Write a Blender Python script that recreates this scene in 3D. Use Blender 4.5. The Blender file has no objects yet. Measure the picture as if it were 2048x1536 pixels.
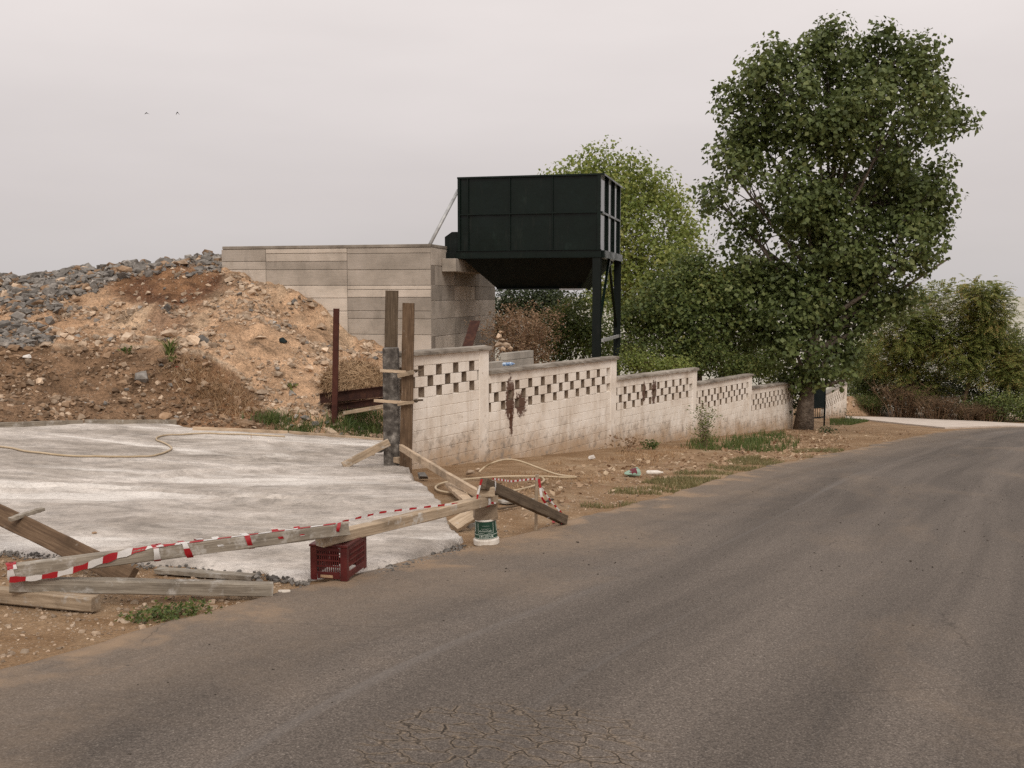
import bpy, bmesh, math, random
import numpy as np
from mathutils import Vector, Matrix, Quaternion

# ------------------------------------------------------------------ camera, sky, sun, exposure
sc = bpy.context.scene
col = sc.collection
EYE = Vector((0.0, 0.0, 1.6))
FPX, CX, CY, HOR = 2050.0, 1024.0, 768.0, 590.0
PITCH = math.atan((CY - HOR) / FPX)
cam_data = bpy.data.cameras.new('camera')
cam_data.sensor_width = 36.0
cam_data.lens = 36.0 * FPX / 2048.0
cam_data.clip_start = 0.05
cam_data.clip_end = 9000.0
cam = bpy.data.objects.new('camera', cam_data)
cam.location = EYE
cam.rotation_euler = (math.radians(90) - PITCH, 0, 0)
col.objects.link(cam)
sc.camera = cam

SUN_EL, SUN_AZ = math.radians(44), math.radians(172)   # azimuth measured from +Y towards +X
world = bpy.data.worlds.new('World')
sc.world = world
world.use_nodes = True
wt = world.node_tree
wt.nodes.clear()
w_out = wt.nodes.new('ShaderNodeOutputWorld')
w_bg = wt.nodes.new('ShaderNodeBackground')
w_bg.inputs['Strength'].default_value = 0.1
sky = wt.nodes.new('ShaderNodeTexSky')
sky.sky_type = 'NISHITA'
sky.sun_disc = False
sky.sun_elevation = SUN_EL
sky.sun_rotation = SUN_AZ
sky.dust_density = 4.0
tc = wt.nodes.new('ShaderNodeTexCoord')
sep = wt.nodes.new('ShaderNodeSeparateXYZ')
wt.links.new(tc.outputs['Generated'], sep.inputs[0])
ramp = wt.nodes.new('ShaderNodeValToRGB')           # overcast sky: brighter towards the zenith
cr = ramp.color_ramp
cr.elements[0].position = 0.0; cr.elements[0].color = (0.47, 0.445, 0.44, 1)
cr.elements[1].position = 1.0; cr.elements[1].color = (0.95, 0.90, 0.88, 1)
e = cr.elements.new(0.09); e.color = (0.527, 0.484, 0.475, 1)
e = cr.elements.new(0.26); e.color = (0.665, 0.61, 0.59, 1)
wt.links.new(sep.outputs['Z'], ramp.inputs['Fac'])
cl_map = wt.nodes.new('ShaderNodeMapping')
cl_map.inputs['Scale'].default_value = (1.2, 1.2, 5.0)
wt.links.new(tc.outputs['Generated'], cl_map.inputs['Vector'])
cl = wt.nodes.new('ShaderNodeTexNoise')
cl.inputs['Scale'].default_value = 2.0
cl.inputs['Detail'].default_value = 5.0
wt.links.new(cl_map.outputs['Vector'], cl.inputs['Vector'])
cl_r = wt.nodes.new('ShaderNodeMapRange')
cl_r.inputs['From Min'].default_value = 0.25; cl_r.inputs['From Max'].default_value = 0.75
cl_r.inputs['To Min'].default_value = 11.9; cl_r.inputs['To Max'].default_value = 13.5
wt.links.new(cl.outputs['Fac'], cl_r.inputs['Value'])
vm = wt.nodes.new('ShaderNodeVectorMath'); vm.operation = 'SCALE'
wt.links.new(ramp.outputs['Color'], vm.inputs[0])
wt.links.new(cl_r.outputs['Result'], vm.inputs['Scale'])
w_mix = wt.nodes.new('ShaderNodeMix'); w_mix.data_type = 'RGBA'
w_mix.inputs[0].default_value = 0.94
wt.links.new(sky.outputs['Color'], w_mix.inputs[6])
wt.links.new(vm.outputs['Vector'], w_mix.inputs[7])
wt.links.new(w_mix.outputs[2], w_bg.inputs['Color'])
wt.links.new(w_bg.outputs['Background'], w_out.inputs['Surface'])

sun_data = bpy.data.lights.new('sun', 'SUN')
sun_data.energy = 1.5
sun_data.angle = math.radians(24)
sun_data.color = (1.0, 0.93, 0.84)
sun = bpy.data.objects.new('sun', sun_data)
sd = Vector((math.sin(SUN_AZ) * math.cos(SUN_EL), math.cos(SUN_AZ) * math.cos(SUN_EL), math.sin(SUN_EL)))
sun.rotation_euler = (-sd).to_track_quat('-Z', 'Y').to_euler()
sun.location = sd * 50
col.objects.link(sun)

sc.view_settings.view_transform = 'Standard'
sc.view_settings.look = 'None'
sc.view_settings.exposure = 0.0
sc.view_settings.gamma = 1.0
sc.view_settings.use_curve_mapping = False
sc.render.engine = 'CYCLES'
sc.cycles.use_denoising = False
sc.cycles.max_bounces = 6
sc.cycles.diffuse_bounces = 3
sc.cycles.glossy_bounces = 2
sc.cycles.transmission_bounces = 3
sc.cycles.transparent_max_bounces = 4

# ------------------------------------------------------------------ helpers
rnd = random.Random(7)
rng = np.random.default_rng(7)
FW = Vector((0, math.cos(PITCH), -math.sin(PITCH)))
UPV = Vector((0, math.sin(PITCH), math.cos(PITCH)))

def ray(px, py):
    return Vector((1, 0, 0)) * ((px - CX) / FPX) + UPV * ((CY - py) / FPX) + FW

def at(px, py, Y):
    d = ray(px, py)
    return EYE + d * (Y / d.y)

def project(P):
    P = np.asarray(P, float) - np.array(EYE)
    f = P @ np.array(FW); u = P @ np.array(UPV)
    return CX + FPX * P[..., 0] / f, CY - FPX * u / f

WP0 = np.array([-1.8, 18.1]); WU = np.array([0.4997, 0.8662]); WN = np.array([-0.8662, 0.4997])

def ground_z(x, y):
    x = np.asarray(x, float); y = np.asarray(y, float)
    def sat(v, a, b):
        return np.where(v < a, v, a + (b - a) * (1 - np.exp(-np.maximum(v - a, 0) / (b - a))))
    ys = np.where(y < 0, -sat(-y, 10, 20), sat(y, 58, 66))
    xs = np.where(x < 0, -sat(-x, 12, 20), sat(x, 24, 30))
    D = 0.0846 * ys + 0.0235 * xs
    d = (x - WP0[0]) * WN[0] + (y - WP0[1]) * WN[1]
    dp = np.log1p(np.exp(np.clip((d - 0.6) * 1.6, -40, 40))) / 1.6     # the yard behind the wall lies flatter
    return -D + 0.052 * np.minimum(dp, 30)

def gz(x, y):
    return float(ground_z(x, y))

def gp(px, py, h=0.0):
    d = ray(px, py)
    lo, hi = 1.0, None
    t = 1.0
    while t < 400:
        p = EYE + d * t
        if p.z < gz(p.x, p.y) + h:
            hi = t; break
        lo = t; t += 0.5
    if hi is None:
        hi = 400
    for _ in range(40):
        m = (lo + hi) / 2
        p = EYE + d * m
        if p.z < gz(p.x, p.y) + h: hi = m
        else: lo = m
    return EYE + d * hi

def hash2(i, j, s):
    n = (i.astype(np.int64) * 374761393 + j.astype(np.int64) * 668265263 + s * 982451653) & 0x7fffffff
    n = ((n ^ (n >> 13)) * 1274126177) & 0x7fffffff
    n = n ^ (n >> 16)
    return (n & 0xffff) / 65535.0

def vnoise(x, y, s=0):
    x = np.asarray(x, float); y = np.asarray(y, float)
    i = np.floor(x); j = np.floor(y)
    fx = x - i; fy = y - j
    fx = fx * fx * (3 - 2 * fx); fy = fy * fy * (3 - 2 * fy)
    a = hash2(i, j, s); b = hash2(i + 1, j, s); c = hash2(i, j + 1, s); d = hash2(i + 1, j + 1, s)
    return (a * (1 - fx) + b * fx) * (1 - fy) + (c * (1 - fx) + d * fx) * fy

def fbm(x, y, oct=4, s=0, gain=0.5):
    r = 0; a = 1; t = 0
    for o in range(oct):
        r = r + a * (vnoise(np.asarray(x) * 2 ** o + 17.3 * o, np.asarray(y) * 2 ** o - 9.1 * o, s + o) - 0.5) * 2
        t += a; a *= gain
    return r / t

# --- object bookkeeping
WLOC = {}
def wloc(o):
    return WLOC.get(o.name, Vector((0, 0, 0)))

def tag(o, label=None, cat=None, group=None, kind=None):
    if label: o['label'] = label
    if cat: o['category'] = cat
    if group: o['group'] = group
    if kind: o['kind'] = kind
    return o

def empty(name, loc, label, cat, group=None):
    o = bpy.data.objects.new(name, None)
    o.empty_display_size = 0.2
    o.location = loc
    col.objects.link(o)
    WLOC[o.name] = Vector(loc)
    return tag(o, label, cat, group)

def link_mesh(name, me, mats, parent=None, loc=None, quat=None, scale=None):
    if not isinstance(mats, (list, tuple)): mats = [mats]
    if len(me.materials) == 0:
        for m in mats: me.materials.append(m)
    o = bpy.data.objects.new(name, me)
    col.objects.link(o)
    L = Vector(loc) if loc is not None else Vector((0, 0, 0))
    WLOC[o.name] = L
    if parent is not None:
        o.parent = parent
        o.location = L - wloc(parent)
    else:
        o.location = L
    if quat is not None:
        o.rotation_mode = 'QUATERNION'
        o.rotation_quaternion = quat
    if scale is not None:
        o.scale = scale
    return o

def np_mesh(name, V, Fc, smooth=False, mat_idx=None):
    """V (N,3), Fc (M,k) int array of equal sized faces"""
    V = np.ascontiguousarray(V, dtype=np.float32); Fc = np.ascontiguousarray(Fc, dtype=np.int32)
    me = bpy.data.meshes.new(name)
    k = Fc.shape[1]
    me.vertices.add(len(V)); me.vertices.foreach_set('co', V.ravel())
    me.loops.add(Fc.size); me.loops.foreach_set('vertex_index', Fc.ravel())
    me.polygons.add(len(Fc))
    me.polygons.foreach_set('loop_start', np.arange(0, Fc.size, k, dtype=np.int32))
    me.polygons.foreach_set('loop_total', np.full(len(Fc), k, dtype=np.int32))
    me.polygons.foreach_set('use_smooth', np.full(len(Fc), bool(smooth), dtype=bool))
    if mat_idx is not None:
        me.polygons.foreach_set('material_index', np.asarray(mat_idx, dtype=np.int32))
    me.update(calc_edges=True)
    return me

def centred(name, V, Fc, mats, parent=None, smooth=False, mat_idx=None):
    V = np.asarray(V, float)
    c = V.mean(0); c[2] = V[:, 2].min()
    me = np_mesh(name, V - c, Fc, smooth, mat_idx)
    return link_mesh(name, me, mats, parent, c)

class MB:
    def __init__(self): self.v = []; self.f = []; self.m = []
    def add(self, vs, fs, mi=0):
        n = len(self.v)
        self.v += [Vector(p) for p in vs]
        self.f += [tuple(n + i for i in f) for f in fs]
        self.m += [mi] * len(fs)
    def box(self, c, s, R=None, mi=0, taper=1.0):
        c = Vector(c); hx, hy, hz = s[0] / 2, s[1] / 2, s[2] / 2
        vs = []
        for z in (-1, 1):
            k = taper if z > 0 else 1.0
            for x, y in ((-1, -1), (1, -1), (1, 1), (-1, 1)):
                p = Vector((x * hx * k, y * hy * k, z * hz))
                vs.append(c + (R @ p if R is not None else p))
        self.add(vs, [(3, 2, 1, 0), (4, 5, 6, 7), (0, 1, 5, 4), (1, 2, 6, 5), (2, 3, 7, 6), (3, 0, 4, 7)], mi)
    def hexa(self, b, t, mi=0):      # bottom quad, top quad (ccw seen from the top)
        self.add(list(b) + list(t), [(3, 2, 1, 0), (4, 5, 6, 7), (0, 1, 5, 4), (1, 2, 6, 5), (2, 3, 7, 6), (3, 0, 4, 7)], mi)
    def bar(self, a, b, w, h, up=Vector((0, 0, 1)), mi=0):
        a = Vector(a); b = Vector(b)
        d = (b - a).normalized(); s = d.cross(up)
        if s.length < 1e-4: s = d.cross(Vector((0, 1, 0)))
        s.normalize(); u = s.cross(d)
        vs = []
        for p in (a, b):
            vs += [p - s * w / 2 - u * h / 2, p + s * w / 2 - u * h / 2, p + s * w / 2 + u * h / 2, p - s * w / 2 + u * h / 2]
        self.add(vs, [(3, 2, 1, 0), (4, 5, 6, 7), (0, 1, 5, 4), (1, 2, 6, 5), (2, 3, 7, 6), (3, 0, 4, 7)], mi)
    def tube(self, pts, r, n=8, mi=0, cap=True):
        pts = [Vector(p) for p in pts]
        rs = r if isinstance(r, (list, tuple)) else [r] * len(pts)
        rings = []
        ref = Vector((0.31, 0.17, 0.93))
        for i, p in enumerate(pts):
            d = (pts[min(i + 1, len(pts) - 1)] - pts[max(i - 1, 0)])
            if d.length < 1e-9: d = Vector((0, 0, 1))
            d.normalize()
            s = d.cross(ref)
            if s.length < 1e-3: s = d.cross(Vector((1, 0, 0)))
            s.normalize(); u = s.cross(d)
            rings.append([p + (s * math.cos(a) + u * math.sin(a)) * rs[i] for a in [2 * math.pi * k / n for k in range(n)]])
        vs = [q for rg in rings for q in rg]
        fs = []
        for i in range(len(pts) - 1):
            for k in range(n):
                fs.append((i * n + k, i * n + (k + 1) % n, (i + 1) * n + (k + 1) % n, (i + 1) * n + k))
        if cap:
            fs.append(tuple(range(n))[::-1]); fs.append(tuple((len(pts) - 1) * n + k for k in range(n)))
        self.add(vs, fs, mi)
    def lathe(self, prof, c, n=24, mi=0, R=None):
        c = Vector(c); vs = []; fs = []
        for r, z in prof:
            for k in range(n):
                a = 2 * math.pi * k / n
                p = Vector((r * math.cos(a), r * math.sin(a), z))
                vs.append(c + (R @ p if R is not None else p))
        m = len(prof)
        for i in range(m - 1):
            for k in range(n):
                fs.append((i * n + k, i * n + (k + 1) % n, (i + 1) * n + (k + 1) % n, (i + 1) * n + k))
        fs.append(tuple(range(n))[::-1]); fs.append(tuple((m - 1) * n + k for k in range(n)))
        self.add(vs, fs, mi)
    def build(self, name, mats, parent=None, smooth=False, bevel=0.0, segs=1, loc=None):
        if loc is None:
            xs = [p.x for p in self.v]; ys = [p.y for p in self.v]; zs = [p.z for p in self.v]
            loc = Vector(((min(xs) + max(xs)) / 2, (min(ys) + max(ys)) / 2, min(zs)))
        me = bpy.data.meshes.new(name)
        me.from_pydata([p - loc for p in self.v], [], self.f)
        me.update()
        for i, p in enumerate(me.polygons):
            p.material_index = self.m[i]; p.use_smooth = smooth
        if bevel > 0:
            bm = bmesh.new(); bm.from_mesh(me)
            bmesh.ops.remove_doubles(bm, verts=bm.verts, dist=1e-5)
            bmesh.ops.bevel(bm, geom=list(bm.edges), offset=bevel, segments=segs, affect='EDGES', profile=0.6, clamp_overlap=True)
            bm.to_mesh(me); bm.free()
        return link_mesh(name, me, mats, parent, loc)

# ------------------------------------------------------------------ material helpers
class NT:
    def __init__(self, name):
        self.mat = bpy.data.materials.new(name); self.mat.use_nodes = True
        self.t = self.mat.node_tree; self.t.nodes.clear()
        self.out = self.t.nodes.new('ShaderNodeOutputMaterial')
        self.p = self.t.nodes.new('ShaderNodeBsdfPrincipled')
        self.t.links.new(self.p.outputs[0], self.out.inputs['Surface'])
        self.geo = self.t.nodes.new('ShaderNodeNewGeometry')
        self.tc = self.t.nodes.new('ShaderNodeTexCoord')
        self.oi = self.t.nodes.new('ShaderNodeObjectInfo')
    def L(self, a, b): self.t.links.new(a, b)
    @property
    def pos(self): return self.geo.outputs['Position']
    @property
    def obj(self): return self.tc.outputs['Object']
    def mapping(self, v, scale=(1, 1, 1), rot=(0, 0, 0), loc=(0, 0, 0)):
        n = self.t.nodes.new('ShaderNodeMapping')
        n.inputs['Scale'].default_value = scale; n.inputs['Rotation'].default_value = rot; n.inputs['Location'].default_value = loc
        self.L(v, n.inputs['Vector']); return n.outputs[0]
    def noise(self, scale, detail=4, rough=0.55, v=None, dist=0.0):
        n = self.t.nodes.new('ShaderNodeTexNoise')
        n.inputs['Scale'].default_value = scale; n.inputs['Detail'].default_value = detail
        n.inputs['Roughness'].default_value = rough; n.inputs['Distortion'].default_value = dist
        self.L(v if v is not None else self.pos, n.inputs['Vector']); return n.outputs['Fac']
    def vor(self, scale, feature='F1', v=None, out='Distance', rand=1.0):
        n = self.t.nodes.new('ShaderNodeTexVoronoi'); n.feature = feature
        n.inputs['Scale'].default_value = scale; n.inputs['Randomness'].default_value = rand
        self.L(v if v is not None else self.pos, n.inputs['Vector']); return n.outputs[out]
    def ramp(self, fac, stops):
        n = self.t.nodes.new('ShaderNodeValToRGB'); c = n.color_ramp
        while len(c.elements) < len(stops): c.elements.new(0.5)
        for e, (p, k) in zip(c.elements, stops):
            e.position = p; e.color = (k, k, k, 1) if isinstance(k, (int, float)) else (*k, 1)
        self.L(fac, n.inputs['Fac']); return n.outputs['Color']
    def mix(self, fac, a, b, blend='MIX'):
        n = self.t.nodes.new('ShaderNodeMix'); n.data_type = 'RGBA'; n.blend_type = blend
        for v, i in ((fac, 0), (a, 6), (b, 7)):
            if isinstance(v, (int, float)): n.inputs[i].default_value = v if i == 0 else (v, v, v, 1)
            elif isinstance(v, tuple): n.inputs[i].default_value = (*v, 1)
            else: self.L(v, n.inputs[i])
        return n.outputs[2]
    def math(self, op, a, b=None, clamp=False):
        n = self.t.nodes.new('ShaderNodeMath'); n.operation = op; n.use_clamp = clamp
        for v, i in ((a, 0), (b, 1)):
            if v is None: continue
            if isinstance(v, (int, float)): n.inputs[i].default_value = v
            else: self.L(v, n.inputs[i])
        return n.outputs[0]
    def rng(self, v, a, b, c=0.0, d=1.0, smooth=False):
        n = self.t.nodes.new('ShaderNodeMapRange')
        if smooth: n.interpolation_type = 'SMOOTHSTEP'
        for k, x in (('From Min', a), ('From Max', b), ('To Min', c), ('To Max', d)): n.inputs[k].default_value = x
        self.L(v, n.inputs['Value']); return n.outputs['Result']
    def xyz(self, v):
        n = self.t.nodes.new('ShaderNodeSeparateXYZ'); self.L(v, n.inputs[0]); return n.outputs
    def attr(self, name, out='Color'):
        n = self.t.nodes.new('ShaderNodeAttribute'); n.attribute_name = name; return n.outputs[out]
    def uv(self):
        return self.tc.outputs['UV']
    def bump(self, h, strength=0.5, dist=0.02, prev=None):
        n = self.t.nodes.new('ShaderNodeBump')
        n.inputs['Strength'].default_value = strength; n.inputs['Distance'].default_value = dist
        self.L(h, n.inputs['Height'])
        if prev is not None: self.L(prev, n.inputs['Normal'])
        return n.outputs[0]
    def blob(self, c, r, soft=0.4, noise=None, amt=0.4):
        """0..1 mask round a world point, with anisotropic radii"""
        s = self.t.nodes.new('ShaderNodeVectorMath'); s.operation = 'SUBTRACT'
        self.L(self.pos, s.inputs[0]); s.inputs[1].default_value = c
        d = self.t.nodes.new('ShaderNodeVectorMath'); d.operation = 'DIVIDE'
        self.L(s.outputs[0], d.inputs[0]); d.inputs[1].default_value = r
        l = self.t.nodes.new('ShaderNodeVectorMath'); l.operation = 'LENGTH'
        self.L(d.outputs[0], l.inputs[0])
        v = l.outputs['Value']
        if noise is not None:
            v = self.math('ADD', v, self.math('MULTIPLY', self.math('SUBTRACT', noise, 0.5), amt * 2))
        return self.rng(v, 1.0 - soft, 1.0 + soft * 0.2, 1.0, 0.0, True)
    def done(self, color=None, rough=0.8, normal=None, spec=0.3, metal=0.0):
        if color is not None:
            if isinstance(color, tuple): self.p.inputs['Base Color'].default_value = (*color, 1)
            else: self.L(color, self.p.inputs['Base Color'])
        if isinstance(rough, (int, float)): self.p.inputs['Roughness'].default_value = rough
        else: self.L(rough, self.p.inputs['Roughness'])
        self.p.inputs['Specular IOR Level'].default_value = spec
        self.p.inputs['Metallic'].default_value = metal
        if normal is not None: self.L(normal, self.p.inputs['Normal'])
        return self.mat

def leaf_material(name, stops, trans=0.3, clump=0.5, rough=0.55, spec=0.35):
    n = NT(name)
    r = n.geo.outputs['Random Per Island']
    cn = n.noise(clump, 2, 0.5)
    f = n.math('ADD', n.math('MULTIPLY', r, 0.6), n.math('MULTIPLY', cn, 0.75))
    f = n.math('SUBTRACT', f, 0.17, True)
    c = n.ramp(f, stops)
    n.done(c, rough, None, spec)
    tr = n.t.nodes.new('ShaderNodeBsdfTranslucent')
    hs = n.t.nodes.new('ShaderNodeHueSaturation')
    hs.inputs['Value'].default_value = 1.25; hs.inputs['Hue'].default_value = 0.485
    n.L(c, hs.inputs['Color']); n.L(hs.outputs[0], tr.inputs['Color'])
    ms = n.t.nodes.new('ShaderNodeMixShader'); ms.inputs[0].default_value = trans
    n.L(n.p.outputs[0], ms.inputs[1]); n.L(tr.outputs[0], ms.inputs[2])
    n.L(ms.outputs[0], n.out.inputs['Surface'])
    return n.mat

def simple(name, stops, scale, rough=0.8, bump=0.0, bscale=None, bdist=0.01, detail=5, vec=None, spec=0.3, metal=0.0, tint=0.0):
    n = NT(name)
    v = n.obj if vec == 'obj' else n.pos
    c = n.ramp(n.noise(scale, detail, 0.6, v), stops)
    if tint:
        c = n.mix(1.0, c, n.rng(n.oi.outputs['Random'], 0, 1, 1 - tint, 1 + tint), 'MULTIPLY')
        c = n.mix(1.0, c, n.ramp(n.geo.outputs['Random Per Island'], [(0.0, 0.55), (0.6, 1.0), (1.0, 1.35)]), 'MULTIPLY')
    nm = n.bump(n.noise(bscale or scale * 4, 4, 0.6, v), bump, bdist) if bump else None
    return n.done(c, rough, nm, spec, metal)

def wood_material(name, light, mid, dark, mud=None, mud_amt=0.0):
    n = NT(name)
    off = n.t.nodes.new('ShaderNodeVectorMath'); off.operation = 'ADD'
    n.L(n.obj, off.inputs[0])
    rv = n.math('MULTIPLY', n.oi.outputs['Random'], 37.0)
    cx = n.t.nodes.new('ShaderNodeCombineXYZ'); n.L(rv, cx.inputs[0]); n.L(rv, cx.inputs[1])
    n.L(cx.outputs[0], off.inputs[1])
    v = n.mapping(off.outputs[0], (1.2, 22, 22))
    g = n.noise(2.2, 6, 0.65, v, 0.6)
    c = n.ramp(g, [(0.25, dark), (0.5, mid), (0.75, light)])
    blot = n.noise(3.0, 5, 0.6, off.outputs[0])
    c = n.mix(n.rng(blot, 0.48, 0.72), c, tuple(x * 0.55 for x in mid))
    if mud:
        mk = n.rng(n.noise(7, 6, 0.7, off.outputs[0]), 0.62 - mud_amt, 0.75 - mud_amt)
        c = n.mix(mk, c, mud)
    c = n.mix(1.0, c, n.rng(n.oi.outputs['Random'], 0, 1, 0.85, 1.12), 'MULTIPLY')
    nm = n.bump(n.math('ADD', g, n.math('MULTIPLY', n.noise(60, 3, 0.6, off.outputs[0]), 0.4)), 0.6, 0.006)
    return n.done(c, 0.85, nm, 0.2)

# ------------------------------------------------------------------ materials
def mat_dirt():
    n = NT('dirt')
    big = n.noise(0.35, 4, 0.55)
    c = n.ramp(big, [(0.3, (0.19, 0.118, 0.065)), (0.5, (0.275, 0.178, 0.102)), (0.72, (0.375, 0.26, 0.16))])
    med = n.noise(2.6, 6, 0.65)
    c = n.mix(n.rng(med, 0.42, 0.68), c, (0.2, 0.12, 0.062))
    c = n.mix(n.rng(n.noise(1.1, 4, 0.6, n.mapping(n.pos, loc=(9, 4, 0))), 0.54, 0.72, 0, 0.75), c, (0.37, 0.275, 0.18))
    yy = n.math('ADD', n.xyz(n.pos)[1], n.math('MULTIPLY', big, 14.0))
    c = n.mix(n.rng(yy, 68, 78), c, n.ramp(n.noise(0.03, 4, 0.6), [(0.35, (0.30, 0.285, 0.22)), (0.5, (0.40, 0.38, 0.32)), (0.65, (0.47, 0.45, 0.39))]))  # far stubble fields, paled so their colour stands in for distance haze
    fine = n.noise(38, 5, 0.7)
    c = n.mix(1.0, c, n.ramp(fine, [(0.3, 0.62), (0.5, 1.0), (0.75, 1.4)]), 'MULTIPLY')
    pb = n.vor(30)
    c = n.mix(n.rng(pb, 0.12, 0.2, 0.55, 0.0), c, (0.5, 0.42, 0.33))
    h = n.math('ADD', n.math('MULTIPLY', med, 0.9), n.math('MULTIPLY', fine, 0.4))
    nm = n.bump(h, 0.9, 0.05)
    nm = n.bump(n.rng(pb, 0.05, 0.3, 1, 0), 0.4, 0.012, nm)
    return n.done(c, 0.95, nm, 0.12)

CRK = gp(1010, 1490)
def mat_asphalt():
    n = NT('asphalt')
    uvx = n.xyz(n.uv())
    u, v = uvx[0], uvx[1]
    agg = n.noise(95, 3, 0.75)
    agg2 = n.noise(42, 4, 0.7)
    c = n.ramp(agg, [(0.3, (0.042, 0.034, 0.028)), (0.5, (0.108, 0.088, 0.072)), (0.62, (0.16, 0.134, 0.112)), (0.74, (0.36, 0.32, 0.27))])
    c = n.mix(1.0, c, n.ramp(agg2, [(0.3, 0.72), (0.5, 1.0), (0.72, 1.25)]), 'MULTIPLY')
    # wheel tracks and streaks along the road
    vv = n.mapping(n.uv(), (0.06, 0.85, 1))
    st = n.noise(1.6, 5, 0.6, vv, 0.4)
    c = n.mix(1.0, c, n.ramp(st, [(0.33, 0.76), (0.5, 1.03), (0.67, 1.28)]), 'MULTIPLY')
    st2 = n.noise(1.0, 4, 0.6, n.mapping(n.uv(), (0.035, 2.4, 1), loc=(3, 1, 0)))
    c = n.mix(n.rng(st2, 0.60, 0.74, 0, 0.5), c, (0.20, 0.182, 0.168))
    # tan dust blown over it
    du = n.noise(0.55, 6, 0.62, n.mapping(n.uv(), (0.4, 0.9, 1), loc=(8.3, 2.2, 0)), 0.5)
    dn = n.noise(14, 5, 0.7)
    dm = n.math('MULTIPLY', n.rng(du, 0.54, 0.72), n.rng(dn, 0.25, 0.75))
    c = n.mix(n.math('MULTIPLY', dm, 0.55), c, (0.27, 0.195, 0.13))
    # dust and soil washed over the left edge
    en = n.noise(1.3, 6, 0.65, None, 0.3)
    ev = n.math('SUBTRACT', v, n.math('MULTIPLY', n.math('SUBTRACT', en, 0.4), 2.6))
    edge = n.rng(ev, -0.35, 0.15, 1.0, 0.0, True)
    c = n.mix(n.math('MULTIPLY', edge, n.rng(dn, 0.1, 0.6, 0.55, 1.0)), c, (0.28, 0.19, 0.118))
    edge2 = n.rng(ev, -0.1, 1.7, 0.38, 0.0, True)
    c = n.mix(n.math('MULTIPLY', edge2, n.rng(dn, 0.2, 0.7, 0.5, 1.0)), c, (0.27, 0.2, 0.14))
    # dark tar spots
    sp = n.vor(2.3)
    spn = n.noise(22, 3, 0.6)
    sm = n.rng(n.math('ADD', sp, n.math('MULTIPLY', spn, 0.06)), 0.05, 0.066, 1, 0)
    c = n.mix(n.math('MULTIPLY', sm, 0.8), c, (0.05, 0.042, 0.036))
    # alligator cracks
    wob = n.noise(5, 3, 0.6)
    cv = n.t.nodes.new('ShaderNodeVectorMath'); cv.operation = 'ADD'
    wn = n.t.nodes.new('ShaderNodeTexNoise'); wn.inputs['Scale'].default_value = 11
    n.L(n.pos, wn.inputs['Vector'])
    sc_ = n.t.nodes.new('ShaderNodeVectorMath'); sc_.operation = 'SCALE'; sc_.inputs['Scale'].default_value = 0.09
    n.L(wn.outputs['Color'], sc_.inputs[0])
    n.L(n.mapping(n.pos, (1, 1.0, 0), (0, 0, 0.5)), cv.inputs[0]); n.L(sc_.outputs[0], cv.inputs[1])
    vd = n.vor(6.6, 'DISTANCE_TO_EDGE', n.mapping(cv.outputs[0], (0.85, 1.55, 1)))
    reg = n.blob((CRK.x + 0.02, CRK.y + 0.02, CRK.z), (0.70, 0.60, 5), 0.18, wob, 0.3)
    ck = n.math('MULTIPLY', n.rng(vd, 0.008, 0.036, 1, 0), reg)
    grit = n.math('MULTIPLY', n.rng(vd, 0.02, 0.14, 0.55, 0), reg)
    c = n.mix(n.math('MULTIPLY', grit, n.rng(n.noise(60, 3, 0.7), 0.35, 0.7)), c, (0.36, 0.26, 0.16))
    ckn = n.rng(n.noise(7, 3, 0.6), 0.42, 0.6)
    c = n.mix(n.math('MULTIPLY', ck, n.rng(ckn, 0, 1, 0.62, 1.0)), c, (0.032, 0.025, 0.019))
    # long thin cracks here and there
    vd2 = n.vor(0.5, 'DISTANCE_TO_EDGE', n.mapping(cv.outputs[0], (1.0, 1.0, 1)))
    lc = n.math('MULTIPLY', n.rng(vd2, 0.001, 0.0045, 1, 0), n.rng(n.noise(0.6, 3, 0.5), 0.53, 0.6))
    c = n.mix(n.math('MULTIPLY', lc, 0.4), c, (0.035, 0.028, 0.022))
    h = n.math('ADD', agg, n.math('MULTIPLY', agg2, 0.8))
    nm = n.bump(h, 0.55, 0.008)
    nm = n.bump(n.math('SUBTRACT', 1.0, ck), 0.8, 0.012, nm)
    return n.done(c, n.rng(agg, 0.3, 0.7, 0.78, 0.95), nm, 0.25)

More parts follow.
